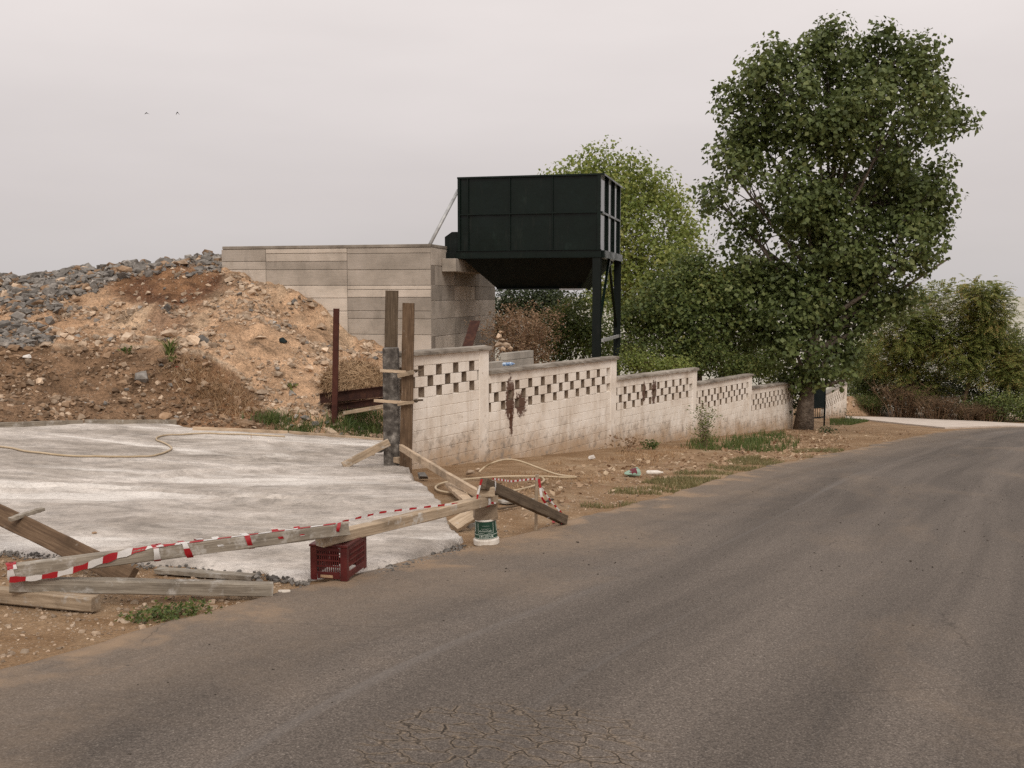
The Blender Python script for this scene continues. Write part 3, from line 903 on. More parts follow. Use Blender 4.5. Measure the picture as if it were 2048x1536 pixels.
for i in big:
    one_rock('stone', keys[cls[i]], (P[i, 0], P[i, 1], P[i, 2] + size[i] * 0.15), float(size[i]), (rnd.uniform(0.9, 1.2), rnd.uniform(0.75, 1.0), rnd.uniform(0.6, 0.95)), parent=mound)
for c_, nm_ in ((0, 'grey_rubble'), (1, 'tan_gravel'), (2, 'brown_clods')):
    idx = rest[cls[rest] == c_]
    Pq = P[idx].copy(); Pq[:, 2] += size[idx] * 0.2
    scatter_rocks(nm_, Pq, size[idx], M[keys[c_]], mound)

def surf(px, py, Y0=17.0, Y1=37):
    """first point of the mound or ground along a line of sight"""
    d = ray(px, py)
    Ys = np.linspace(Y0, Y1, 500)
    Q = np.array(EYE)[None] + np.array(d)[None] * (Ys / d.y)[:, None]
    z = np.maximum(mound_z(Q[:, 0], Q[:, 1]), ground_z(Q[:, 0], Q[:, 1]))
    h = np.nonzero(Q[:, 2] < z)[0]
    if len(h): return Vector(Q[h[0]])
    return surf(px, py + 3, Y0, Y1) if py < 900 else None

special = [
    (55, 712, 15, 'rock_white', (1.0, 0.9, 0.85), 'white boulder lying below the ledge near the left edge'),
    (405, 680, 17, 'rock_grey', (0.8, 0.8, 1.15), 'dark grey upright boulder in the middle of the bank'),
    (385, 678, 17, 'rock_tan', (0.9, 0.8, 1.1), 'rounded tan boulder leaning against the dark grey one'),
    (285, 752, 21, 'rock_grey', (1.1, 0.8, 0.8), 'pale grey boulder half buried in the brown lower bank'),
    (101, 642, 14, 'rock_grey', (1.0, 0.9, 1.1), 'single grey boulder on tan sand left of the slope'),
    (12, 670, 14, 'rock_grey', (0.9, 0.8, 1.0), 'grey boulder at the left edge above the ledge'),
    (92, 688, 16, 'rock_tan', (1.3, 0.8, 0.5), 'flat pale tan slab of rock on the ledge'),
    (177, 534, 13, 'rock_grey', (1.0, 0.9, 1.0), 'dark boulder, left of a pair on the skyline'),
    (201, 534, 13, 'rock_grey', (1.05, 0.9, 0.95), 'grey boulder, right of a pair on the skyline'),
    (367, 524, 18, 'rock_tan', (1.1, 0.9, 0.75), 'biggest tan boulder on the crest left of the concrete ramp'),
    (140, 660, 12, 'rock_tan', (1.1, 0.9, 0.8), 'brownish boulder on the slope beside the single grey one'),
    (340, 768, 11, 'rock_grey', (1.2, 0.8, 0.6), 'dark stone in the hollow of the lower bank'),
    (478, 588, 9, 'rock_grey', (1.2, 0.9, 0.7), 'grey stone high on the sandy slope near the concrete wall'),
    (520, 673, 11, 'rock_tan', (1.6, 0.8, 0.4), 'long flat stone lying on the sandy slope'),
    (615, 652, 9, 'rock_tan', (1.3, 0.8, 0.7), 'tan stone at the right shoulder of the sandy slope'),
]
for i, (px, py, rp, key, sq, lab) in enumerate(special):
    p = surf(px, py + rp * 0.45)
    r = rp * p.y / FPX
    one_rock('boulder', key, p + Vector((0, 0, r * 0.35)), r, sq, None, lab, 'boulder', seed=i + 5)
# stones heaped at the foot of the bank beside the rusty post
foot = [(578, 838, 9, 'rock_grey'), (592, 832, 7, 'rock_white'), (612, 836, 10, 'rock_grey'), (633, 848, 10, 'rock_grey'), (600, 852, 8, 'rock_tan'),
        (636, 864, 9, 'rock_tan'), (648, 829, 9, 'rock_tan'), (662, 832, 9, 'rock_tan'), (672, 850, 9, 'rock_tan'), (583, 852, 7, 'rock_grey'), (655, 845, 7, 'rock_grey'),
        (563, 848, 6, 'rock_tan'), (700, 846, 8, 'rock_grey'), (722, 858, 9, 'rock_grey'), (738, 850, 8, 'rock_grey'), (756, 848, 7, 'rock_tan'), (712, 834, 6, 'rock_tan'),
        (625, 869, 6, 'rock_tan'), (645, 871, 6, 'rock_tan')]
for i, (px, py, rp, key) in enumerate(foot):
    p = surf(px, py + rp * 0.4) or gp(px, py)
    r = rp * p.y / FPX
    one_rock('field_stone', key, p + Vector((0, 0, r * 0.4)), r * 1.1, (1.1, 0.9, 0.8), None, {'rock_grey': 'loose grey stone', 'rock_tan': 'loose tan stone', 'rock_white': 'single white stone'}[key] + ' heaped at the foot of the bank by the rusty post', 'stone', 'stones at the foot of the bank', seed=i + 60)

# ------------------------------------------------------------------ perimeter wall of whitewashed blocks
def plane_pt(px, py, P0, N):
    d = ray(px, py); N = Vector(N)
    t = (Vector(P0) - EYE).dot(N) / d.dot(N)
    return EYE + d * t

def rough_box_mesh(name, L, w, h, nx=24, amp=0.008, seed=0):
    """box along +X from 0 to L, centred in y, from z=0 down to -h, with uneven edges"""
    r = random.Random(seed)
    prof = [(-w / 2, -h), (w / 2, -h), (w / 2, -h * 0.5), (w / 2 - 0.012, -0.006), (w * 0.1, 0.004), (-w / 2 + 0.012, -0.006), (-w / 2, -h * 0.5)]
    V = []; F = []; m = len(prof)
    for i in range(nx + 1):
        x = L * i / nx
        chip = amp * 3.5 if r.random() < 0.12 else amp
        for j, (y, z) in enumerate(prof):
            V.append((x + (r.uniform(-1, 1) * amp if 0 < i < nx else 0), y + r.uniform(-1, 1) * amp, z + r.uniform(-1, 0.4) * (chip if j in (2, 3, 5, 6) else amp)))
    for i in range(nx):
        for j in range(m):
            F.append((i * m + j, (i + 1) * m + j, (i + 1) * m + (j + 1) % m, i * m + (j + 1) % m))
    F.append(tuple(range(m))); F.append(tuple(nx * m + j for j in range(m))[::-1])
    me = bpy.data.meshes.new(name); me.from_pydata(V, [], F)
    bm = bmesh.new(); bm.from_mesh(me); bmesh.ops.recalc_face_normals(bm, faces=list(bm.faces)); bm.to_mesh(me); bm.free()
    return me

mb = MB(); mb.box((0, 0, 0), (1, 1, 1))
bm = bmesh.new()
bmesh.ops.create_cube(bm, size=1.0)
for v_ in bm.verts: v_.co = Vector((v_.co.x * 0.38, v_.co.y * 0.19, v_.co.z * 0.1875))
bmesh.ops.bevel(bm, geom=list(bm.edges), offset=0.005, segments=1, affect='EDGES')
bmesh.ops.triangulate(bm, faces=list(bm.faces))
BLOCK = bpy.data.meshes.new('block'); bm.to_mesh(BLOCK); bm.free()
M['raw_block'] = simple('raw_block_end', [(0.3, (0.17, 0.125, 0.088)), (0.7, (0.28, 0.215, 0.16))], 8, 0.95, 0.5)
BLOCK.materials.append(M['whitewash']); BLOCK.materials.append(M['raw_block'])
for p_ in BLOCK.polygons:
    if abs(p_.normal.x) > 0.9 or abs(p_.normal.z) > 0.9: p_.material_index = 1
BMI = np.array([p_.material_index for p_ in BLOCK.polygons])
BLOCK_SOLID = BLOCK.copy(); BLOCK_SOLID.name = 'block_solid'
for p_ in BLOCK_SOLID.polygons: p_.material_index = 0
BV = np.array([v_.co[:] for v_ in BLOCK.vertices]); BF = np.array([p.vertices[:] for p in BLOCK.polygons])

def wall_run(name, label, sections, P0, U2, first_px_wall=None, pillars=True, limit=300, course=0.195, cop_h=0.08):
    U3 = Vector((U2[0], U2[1], 0)); N3 = Vector((U2[1], -U2[0], 0))       # N3 looks towards the road
    yaw = math.atan2(U2[1], U2[0])
    a0 = plane_pt(sections[0][0], 780, P0, N3)
    root = empty(name, (a0.x, a0.y, gz(a0.x, a0.y)), label, 'wall')
    blocks = []
    for si, (pl, pr, yl, yr) in enumerate(sections):
        A = plane_pt(pl, yl, P0, N3); B = plane_pt(pr, yr, P0, N3)
        d = B - A; Lx = math.hypot(d.x, d.y); tilt = math.atan2(d.z, Lx)
        Rm = Matrix.Rotation(yaw, 3, 'Z') @ Matrix.Rotation(-tilt, 3, 'Y')
        q = Rm.to_quaternion()
        O = A - N3 * 0.095                      # wall centre line, top of the coping
        zb = min(gz(A.x, A.y), gz(B.x, B.y)) - 0.25
        depth = A.z - zb
        pw = 0.36 if pillars else 0.0
        me = rough_box_mesh('coping', Lx + 0.05, 0.33, cop_h, int(Lx * 6) + 4, 0.008, 31 * si + len(name))
        link_mesh('coping', me, M['coping'], root, O + Rm @ Vector((-0.02, 0, 0)), q)
        # core that carries the solid courses
        mb = MB()
        zt = -cop_h - course * 4
        mb.box(O + Rm @ Vector((Lx / 2, 0, (zt - depth) / 2)), (Lx - 0.01, 0.168, depth + zt), Rm)
        mb.box(O + Rm @ Vector((Lx / 2, 0, -cop_h - course / 2 - 0.002)), (Lx - 0.01, 0.176, course - 0.004), Rm)
        mb.build('mortar', M['whitewash'], root)
        if pw:
            mb = MB()
            mb.box(O + Rm @ Vector((Lx - pw / 2 + 0.003, 0, (-cop_h - depth) / 2)), (pw, 0.215, depth - cop_h - 0.002), Rm)
            mb.build('pillar', M['whitewash'], root, bevel=0.012)
        Lb = Lx - pw
        nc = int(depth / course) + 1
        for c in range(nc):
            zc = -cop_h - course * (c + 0.5)
            if zc < -depth: break
            if 1 <= c <= 3:
                x = (0.08 if c != 2 else -0.205)
                pitch = 0.57
            else:
                x = 0.0 if c % 2 == 0 else -0.195
                pitch = 0.39
            while x < Lb - 0.05:
                lo, hi = max(x, 0.004), min(x + (0.38 if 1 <= c <= 3 else 0.386), Lb - 0.004)
                if hi - lo > 0.07:
                    # skip what lies under the ground
                    cc = O + Rm @ Vector(((lo + hi) / 2, 0, zc))
                    if cc.z > gz(cc.x, cc.y) - 0.12:
                        blocks.append((cc + (N3 * rnd.uniform(-0.004, 0.006) if 1 <= c <= 3 else N3 * rnd.uniform(-0.0012, 0.0012) + Vector((0, 0, rnd.uniform(-0.002, 0.002)))), q, (hi - lo) / 0.38, cc.y, 1 <= c <= 3))
                x += pitch
    blocks.sort(key=lambda b: b[3])
    for cc, q, sx, _, holed in blocks[:limit]:
        jz = 0.012 if holed else 0.0025
        qq = q @ Quaternion((0, 0, 1), rnd.uniform(-jz, jz)) @ Quaternion((0, 1, 0), rnd.uniform(-jz, jz))
        link_mesh('block', BLOCK if holed else BLOCK_SOLID, M['whitewash'], root, cc, qq, (sx, 1, 1))
    if len(blocks) > limit:
        Vs = []; Fs = []; off = 0
        Ms = []
        for cc, q, sx, _, holed in blocks[limit:]:
            Ms.append(BMI if holed else BMI * 0)
            Rq = np.array(q.to_matrix())
            Vs.append((BV * np.array([sx, 1, 1])) @ Rq.T + np.array(cc)); Fs.append(BF + off); off += len(BV)
        tag(centred('block_courses', np.concatenate(Vs), np.concatenate(Fs), [M['whitewash'], M['raw_block']], root, mat_idx=np.concatenate(Ms)), kind='stuff')
    return root

WP3 = Vector((WP0[0], WP0[1], 0))
wall = wall_run('perimeter_wall', 'long whitewashed block wall stepping down the roadside with checkered holes',
         [(806, 977, 703.5, 691), (979, 1233, 740, 712), (1233, 1394, 754, 735), (1394, 1504, 765, 747), (1504, 1588, 773.5, 762)], WP3, WU)
# short stretch beyond the gate
far_dir = np.array([0.46, 0.888]); far_dir /= np.linalg.norm(far_dir)
fp = gp(1650, 838)
wall_run('perimeter_wall', 'short whitewashed wall with holes beyond the green gate', [(1650, 1694, 786, 765)], Vector((fp.x, fp.y, 0)), far_dir, limit=60)

# ------------------------------------------------------------------ concrete tipping ramp
RA3 = Vector((RA[0], RA[1], 0)); RU3 = Vector((RU[0], RU[1], 0)); RN3 = Vector((RN[0], RN[1], 0))
ztop = plane_pt(862, 488, RA3, RN3).z
zbot = gz(RA[0], RA[1]) - 0.3
ramp_o = empty('concrete_ramp', (RA[0], RA[1], zbot), 'board-marked concrete retaining ramp carrying the green hopper', 'ramp')
LF, LS = (plane_pt(445, 500, RA3, RN3) - RA3).dot(RU3), 7.8
mb = MB()
c0 = RA3 + RU3 * (LF / 2) + RN3 * 0.23
Rf = Matrix((RU3, RN3, Vector((0, 0, 1)))).transposed()
mb.box(c0 + Vector((0, 0, (ztop + zbot) / 2)), (LF - 0.01, 0.40, ztop - zbot - 0.02), Rf)
mb.box(RA3 + RU3 * 0.23 + RN3 * ((LS + 0.44) / 2) + Vector((0, 0, (ztop + zbot) / 2)), (0.40, LS - 0.45, ztop - zbot - 0.02), Rf)
mb.box(RA3 + RU3 * (LF / 2) + RN3 * (LS - 0.2) + Vector((0, 0, (ztop + zbot) / 2)), (LF - 0.9, 0.4, ztop - zbot - 0.04), Rf)
mb.box(RA3 + RU3 * (LF / 2) + RN3 * (LS / 2) + Vector((0, 0, ztop - 0.4)), (LF - 0.8, LS - 0.8, 0.3), Rf)
mb.build('core', M['formed_core'], ramp_o)
def fpanel(a0, a1, z0, z1, side=False, g=0.007):
    t = 0.035 + rnd.uniform(-0.007, 0.007)
    Ud = RN3 if side else RU3; Nd = RU3 if side else RN3
    mb = MB()
    def P(a, z, n): return RA3 + Ud * a + Nd * n + Vector((0, 0, z))
    lo, hi = min(a0, a1) + g, max(a0, a1) - g
    mb.hexa([P(lo, z0 + g, 0.035 - t), P(hi, z0 + g, 0.035 - t), P(hi, z0 + g, 0.032), P(lo, z0 + g, 0.032)],
            [P(lo, z1 - g, 0.035 - t), P(hi, z1 - g, 0.035 - t), P(hi, z1 - g, 0.032), P(lo, z1 - g, 0.032)])
    o = mb.build('panel', M['formed'], ramp_o, bevel=0.006)
    return o
def zx(px, zy, k=0.2864, y0=460.0, side=False):
    return plane_pt(px, y0 + zy * k, RA3, RU3 if side else RN3)
colsx = [445, 533, 695, 862]
rows = [[100, 220, 277, 387, 470, 565, 640, 730, 860, 960, 1060],
        [100, 163, 220, 277, 387, 475, 565, 720, 800, 900, 1000, 1100],
        [100, 163, 277, 387, 415, 470, 565, 620, 730, 860, 960, 1060, 1160]]
for c in range(3):
    a1 = (plane_pt(colsx[c], 600, RA3, RN3) - RA3).dot(RU3); a0 = (plane_pt(colsx[c + 1], 600, RA3, RN3) - RA3).dot(RU3)
    if c == 2: a0 = 0.0
    for r0, r1 in zip(rows[c][:-1], rows[c][1:]):
        z1 = zx((colsx[c] + colsx[c + 1]) / 2, r0).z; z0 = zx((colsx[c] + colsx[c + 1]) / 2, r1).z
        if r0 == 100: z1 = ztop - 0.10
        fpanel(a0, a1, max(z0, zbot + 0.02), z1)
mb = MB()      # weathered cap strip along the top
mb.box(RA3 + RU3 * (LF / 2) + RN3 * 0.20 + Vector((0, 0, ztop - 0.045)), (LF + 0.01, 0.425, 0.10), Rf)
mb.build('cap', M['coping'], ramp_o, bevel=0.012)
mb = MB()
mb.box(RA3 + RU3 * 0.2 + RN3 * (0.42 + (LS - 0.42) / 2) + Vector((0, 0, ztop - 0.045)), (0.425, LS - 0.42, 0.10), Rf)
mb.build('cap', M['coping'], ramp_o, bevel=0.012)
zs_side = [ztop - 0.10 - k * 0.5 for k in range(0, 14)]
for a0, a1 in ((0.035, 2.5), (2.5, 5.0), (5.0, LS)):
    z1 = ztop - 0.10; k = 0
    while z1 > zbot + 0.4:
        z0 = z1 - (0.55, 0.62, 0.48, 0.58)[k % 4]; k += 1
        fpanel(a0, a1, max(z0, zbot + 0.02), z1, True, 0.005)
        z1 = z0
mb = MB()      # bearing beam under the hopper
mb.box(RA3 - RU3 * 0.24 + RN3 * 3.1 + Vector((0, 0, ztop - 0.62)), (0.47, 4.0, 0.42), Rf)
mb.build('bearing_beam', M['formed'], ramp_o, bevel=0.015)

# ------------------------------------------------------------------ steel hopper
def mat_paint(name, base, rough=0.32):
    n = NT(name)
    d = n.noise(2.2, 6, 0.65, n.mapping(n.pos, (1, 1, 0.6)))
    c = n.ramp(d, [(0.3, tuple(x * 0.75 for x in base)), (0.6, base), (0.8, tuple(min(1, x * 2.0 + 0.006) for x in base))])
    rn_ = n.noise(3.0, 5, 0.6)
    dst = n.noise(2.0, 6, 0.7, n.mapping(n.pos, (2.2, 2.2, 0.35)))
    c = n.mix(n.rng(dst, 0.55, 0.8, 0, 0.35), c, (0.035, 0.034, 0.028))
    nm = n.bump(n.noise(2.5, 4, 0.5), 0.25, 0.03)
    return n.done(c, n.rng(rn_, 0.3, 0.7, rough - 0.06, rough + 0.16), nm, 0.22)
M['green_paint'] = mat_paint('dark_green_paint', (0.004, 0.0095, 0.007), 0.22)
M['green_matt'] = mat_paint('dark_green_primer', (0.0045, 0.008, 0.0065), 0.5)
M['steel_light'] = simple('bare_steel', [(0.3, (0.3, 0.3, 0.3)), (0.7, (0.5, 0.5, 0.49))], 6, 0.5, 0.2, metal=0.3)
HX = Vector((0.9707, -0.2402, 0)); HY = Vector((0.2402, 0.9707, 0)); HZ = Vector((0, 0, 1))
H0 = Vector((-1.718, 33.35, 0)); HW, HD = 4.61, 4.1
yr_ = (H0 + HX * HW).y
zt_ = at(1200, 346.5, yr_).z; zb1 = at(1195, 500, yr_).z; zb0 = at(1195, 514, yr_).z
RH = Matrix((HX, HY, HZ)).transposed()
def hp(x, y, z): return H0 + HX * x + HY * y + HZ * z
hop = empty('steel_hopper', hp(HW / 2, HD / 2, gz(*hp(HW / 2, HD / 2, 0).xy)), 'dark green steel hopper raised on legs beside the concrete ramp', 'hopper')
def hbox(name, x0, x1, y0, y1, z0, z1, mat='green_paint', bevel=0.004):
    mb = MB(); mb.box(hp((x0 + x1) / 2, (y0 + y1) / 2, (z0 + z1) / 2), (abs(x1 - x0), abs(y1 - y0), abs(z1 - z0)), RH)
    return mb.build(name, M[mat], hop, bevel=bevel)
fx = [0, 0.07 * HW, 0.37 * HW, 0.67 * HW, HW]
zm_ = zb1 + (zt_ - zb1) * 0.495
M['green_gloss'] = NT('glossy_green_paint').done((0.006, 0.011, 0.009), 0.09, None, 0.5)
def plate(P00, P10, P11, P01, N, th=0.012, bulge=0.012, mat='green_paint'):
    """slightly dished sheet between four corners"""
    V = []; F = []; n = 6
    for i in range(n + 1):
        for j in range(n + 1):
            s, t = i / n, j / n
            p = P00 * (1 - s) * (1 - t) + P10 * s * (1 - t) + P11 * s * t + P01 * (1 - s) * t
            V.append(p - N * bulge * math.sin(math.pi * s) * math.sin(math.pi * t))
    for i in range(n):
        for j in range(n):
            a = i * (n + 1) + j; F.append((a, a + n + 1, a + n + 2, a + 1))
    k = len(V)
    V += [P00 - N * th, P10 - N * th, P11 - N * th, P01 - N * th]
    F.append((k, k + 3, k + 2, k + 1))
    e = [[i * (n + 1) for i in range(n + 1)], [n * (n + 1) + j for j in range(n + 1)], [i * (n + 1) + n for i in range(n, -1, -1)], [j for j in range(n, -1, -1)]]
    for q, ed in enumerate(e):
        F.append(tuple(reversed(ed)) + (k + q, k + (q + 1) % 4))
    mb = MB(); mb.add(V, F)
    return mb.build('panel', M[mat], hop)
for i in range(4):
    for z0, z1 in ((zb1, zm_), (zm_, zt_)):
        plate(hp(fx[i], 0.02, z0), hp(fx[i + 1], 0.02, z0), hp(fx[i + 1], 0.02, z1), hp(fx[i], 0.02, z1), -HY, bulge=rnd.uniform(-0.012, 0.014))
        plate(hp(fx[i + 1], HD - 0.02, z0), hp(fx[i], HD - 0.02, z0), hp(fx[i], HD - 0.02, z1), hp(fx[i + 1], HD - 0.02, z1), HY)
sy = [0, HD * 0.335, HD * 0.668, HD]
for i in range(3):
    for z0, z1 in ((zb1, zm_), (zm_, zt_)):
        plate(hp(HW - 0.02, sy[i], z0), hp(HW - 0.02, sy[i + 1], z0), hp(HW - 0.02, sy[i + 1], z1), hp(HW - 0.02, sy[i], z1), HX, bulge=0.004, mat='green_gloss')
        plate(hp(0.02, sy[i + 1], z0), hp(0.02, sy[i], z0), hp(0.02, sy[i], z1), hp(0.02, sy[i + 1], z1), -HX)
for x in fx[1:4]: hbox('rib', x - 0.015, x + 0.015, -0.05, 0.018, zb1 + 0.002, zt_ - 0.06)
for y in sy[1:3]: hbox('rib', HW - 0.018, HW + 0.05, y - 0.03, y + 0.03, zb1 + 0.002, zt_ - 0.06)
hbox('corner_post', HW - 0.10, HW + 0.01, -0.055, 0.05, zb1 + 0.002, zt_ - 0.06)
hbox('corner_post', HW - 0.05, HW + 0.05, HD - 0.06, HD + 0.02, zb1 + 0.002, zt_ - 0.06)
hbox('corner_post', -0.02, 0.06, -0.055, 0.05, zb1 + 0.002, zt_ - 0.06)
hbox('stringer', 0.065, HW - 0.105, -0.058, 0.0175, zm_ - 0.02, zm_ + 0.02)
hbox('stringer', HW - 0.0175, HW + 0.056, 0.055, HD - 0.065, zm_ - 0.035, zm_ + 0.035)
hbox('rim', -0.03, HW + 0.115, -0.062, 0.03, zt_ - 0.058, zt_)
hbox('rim', HW - 0.035, HW + 0.12, 0.033, HD + 0.03, zt_ - 0.058, zt_)
hbox('rim', -0.03, 0.035, 0.033, HD + 0.03, zt_ - 0.058, zt_)
hbox('rim', 0.038, HW - 0.038, HD - 0.03, HD + 0.03, zt_ - 0.058, zt_)
# channel beams round the foot of the box
hbox('beam', -0.08, HW + 0.04, -0.09, 0.10, zb0, zb1)
hbox('beam', HW - 0.12, HW + 0.13, 0.103, HD + 0.05, zb0 - 0.02, zb1 - 0.003)
hbox('beam', -0.08, 0.10, 0.103, HD + 0.05, zb0, zb1 - 0.003)
hbox('beam', 0.103, HW - 0.123, HD - 0.12, HD + 0.05, zb0, zb1 - 0.003)
hbox('beam_flange', -0.08, HW + 0.045, -0.14, 0.0, zb1 + 0.0025, zb1 + 0.02)
hbox('beam_flange', -0.08, HW + 0.045, -0.14, 0.0, zb0 - 0.02, zb0 - 0.0025)
# funnel
zf = at(1075, 577, 34.2).z
T4 = [hp(0.10, 0.10, zb0), hp(HW - 0.12, 0.10, zb0), hp(HW - 0.12, HD - 0.12, zb0), hp(0.10, HD - 0.12, zb0)]
B4 = [hp(0.95, 1.25, zf), hp(3.80, 1.25, zf), hp(3.80, 2.9, zf), hp(0.95, 2.9, zf)]
for i in range(4):
    a, b = T4[i], T4[(i + 1) % 4]; c, d = B4[(i + 1) % 4], B4[i]
    nrm = (b - a).cross(d - a).normalized()
    if nrm.z > 0: nrm = -nrm
    mb = MB(); th = nrm * 0.012
    mb.hexa([a, b, c, d], [a - th, b - th, c - th, d - th]); mb.build('funnel_plate', M['green_matt'], hop)
for y in (1.2, 2.95):
    mb = MB(); mb.bar(hp(HW - 0.25, y - (0.9 if y < 2 else -0.9) * 0.6, zb0 - 0.05), hp(3.72, y, zf - 0.02), 0.06, 0.12); mb.build('chute_rail', M['green_paint'], hop)
mb = MB(); mb.bar(hp(3.1, 1.12, zf - 0.03), hp(3.86, 1.12, zf - 0.03), 0.1, 0.05); mb.build('chute_lip', M['steel_light'], hop)
mb = MB(); mb.bar(hp(0.95, 1.2, zf - 0.012), hp(3.08, 1.2, zf - 0.012), 0.06, 0.05); mb.build('funnel_lip', M['green_matt'], hop)
# legs and bracing on the right side
def leg(x, y, w):
    g = gz(*hp(x, y, 0).xy) - 0.15
    mb = MB()
    t, f_ = 0.018, w
    cx2, cy2 = x, y
    mb.box(hp(cx2, cy2 - f_ / 2, (zb0 + g) / 2), (f_, t, zb0 - 0.022 - g), RH)
    mb.box(hp(cx2, cy2 + f_ / 2, (zb0 + g) / 2), (f_, t, zb0 - 0.022 - g), RH)
    mb.box(hp(cx2, cy2, (zb0 + g) / 2), (t * 1.5, f_ - t, zb0 - 0.022 - g), RH)
    mb.build('leg', M['green_matt'], hop)
    return g
g1 = leg(HW - 0.10, 0.02, 0.25)
g2 = leg(HW - 0.02, HD - 0.1, 0.22)
apex = hp(HW - 0.03, HD * 0.5, zb0 - 0.04)
zl = at(1195, 680, yr_).z
for (x, y) in ((HW - 0.06, 0.18), (HW - 0.03, HD - 0.26)):
    mb = MB(); mb.bar(apex, hp(x, y, zl + 0.35), 0.08, 0.08); mb.build('brace', M['green_paint'], hop)
mb = MB(); mb.bar(hp(HW + 0.06, 0.16, zl - 0.02), hp(HW + 0.06, HD - 0.24, zl - 0.02), 0.06, 0.10); mb.build('tie_bar', M['steel_light'], hop)
# shoe on top of the ramp and the raking strut
mb = MB()
shoe = [(-0.52, 0.0), (-0.06, 0.0), (-0.06, 0.66), (-0.28, 0.66), (-0.52, 0.5)]
z0_ = zb1 - 0.02
vs = [hp(x, 0.15, z0_ + z) for x, z in shoe] + [hp(x, 1.1, z0_ + z) for x, z in shoe]
mb.add(vs, [(0, 1, 2, 3, 4), (9, 8, 7, 6, 5)] + [(i, i + 5, (i + 1) % 5 + 5, (i + 1) % 5) for i in range(5)])
mb.build('shoe', M['green_matt'], hop)
hbox('shoe_base', -0.62, -0.085, 0.05, 1.2, z0_ - 0.24, z0_ - 0.003, 'green_matt')
mb = MB(); mb.tube([RA3 + RU3 * 0.06 + RN3 * 0.12 + Vector((0, 0, ztop)), hp(-0.03, 0.06, at(918, 380, 33.4).z)], 0.055, 10)
mb.build('strut', M['steel_light'], hop, smooth=True)

# ------------------------------------------------------------------ low block wall, rubble and rusty plate behind the perimeter wall
lw0 = at(978, 709, 26.8)
u_l = Vector((0.47, 0.883, 0))
lw_end = None
mb = MB()
low = empty('low_block_wall', (lw0.x, lw0.y, gz(lw0.x, lw0.y)), 'low bare grey block wall at the foot of the concrete ramp', 'wall')
n_l = Vector((0.883, -0.47, 0))
yaw_l = math.atan2(u_l.y, u_l.x)
Lw = 0.0
while Lw < 8:
    p_ = lw0 + u_l * Lw
    xx, _ = project(np.array(p_)[None]);
    if xx[0] > 1061: break
    Lw += 0.05
nb = max(3, int(round(Lw / 0.4)))
for c in range(7):
    for b_ in range(nb + (c % 2)):
        x0 = b_ * 0.4 - (0.2 if c % 2 else 0); x1 = min(x0 + 0.39, nb * 0.4); x0 = max(x0, 0)
        if x1 - x0 < 0.06: continue
        if c == 0 and b_ in (0, 1): continue
        mb = MB(); Rl = Matrix.Rotation(yaw_l, 3, 'Z')
        mb.box(lw0 + u_l * ((x0 + x1) / 2) + Vector((0, 0, -0.1 - c * 0.2)), (x1 - x0, 0.2, 0.192), Rl)
        mb.build('block', M['blockwork'], low, bevel=0.008)
for i, (px, py, rp) in enumerate([(997, 672, 8), (1005, 680, 9), (1013, 690, 9), (998, 690, 10), (1020, 696, 7), (1006, 698, 8), (1002, 664, 5)]):
    p = at(px, py, 29.5)
    one_rock('rubble_stone', 'rock_tan', p, rp * 29.5 / FPX * 1.1, (1, 0.9, 0.8), None, 'pale rubble stone heaped behind the low grey block wall', 'stone', 'rubble behind the low block wall', seed=i + 90)
# earth that carries them
def heap(name, label, c, rx, ry, h, mat, seed=0, cat='heap', kind=None, n=26):
    V = []; F = []
    for i in range(n + 1):
        for j in range(n + 1):
            x = (i / n * 2 - 1); y = (j / n * 2 - 1)
            r = math.hypot(x, y)
            z = max(0, 1 - r * r) * h * (0.8 + 0.5 * float(fbm(np.array([x * 2.0 + seed]), np.array([y * 2.0]), 4, 7)[0]))
            X_, Y_ = c[0] + x * rx, c[1] + y * ry
            V.append((X_, Y_, gz(X_, Y_) - 0.06 + z))
    for i in range(n):
        for j in range(n):
            a = i * (n + 1) + j; F.append((a, a + n + 1, a + n + 2, a + 1))
    o = centred(name, np.array(V), np.array(F), mat, None, True)
    return tag(o, label, cat, kind=kind)
p = at(1000, 690, 29.9)
heap('earth_heap', 'small heap of pale earth under the rubble by the ramp', (p.x, p.y), 1.1, 1.1, p.z - gz(p.x, p.y) - 0.1, M['rock_tan'], 3)

def mat_rust(name, a, b, c):
    n = NT(name)
    d = n.noise(7, 7, 0.7); e_ = n.noise(1.6, 4, 0.6)
    k = n.ramp(n.math('ADD', n.math('MULTIPLY', d, 0.6), n.math('MULTIPLY', e_, 0.4)), [(0.32, a), (0.5, b), (0.68, c)])
    return n.done(k, 0.85, n.bump(d, 0.5, 0.006), 0.25)
M['rust'] = mat_rust('rusty_steel', (0.022, 0.010, 0.008), (0.048, 0.020, 0.014), (0.10, 0.043, 0.024))
M['rust_red'] = mat_rust('red_brown_steel', (0.035, 0.012, 0.009), (0.062, 0.020, 0.014), (0.09, 0.032, 0.02))
mb = MB()
a, b = at(935, 692, 30.2), at(951, 641, 31.0)
s_ = Vector((0.97, 0.1, 0)).normalized()
n_ = (b - a).cross(s_).normalized() * 0.02
w_ = s_ * 0.15
mb.hexa([a - w_, a + w_, b + w_, b - w_], [a - w_ + n_, a + w_ + n_, b + w_ + n_, b - w_ + n_])
tag(mb.build('rusty_plate', M['rust'], bevel=0.003), 'brown rusty plate leaning against the side of the concrete ramp', 'plate')

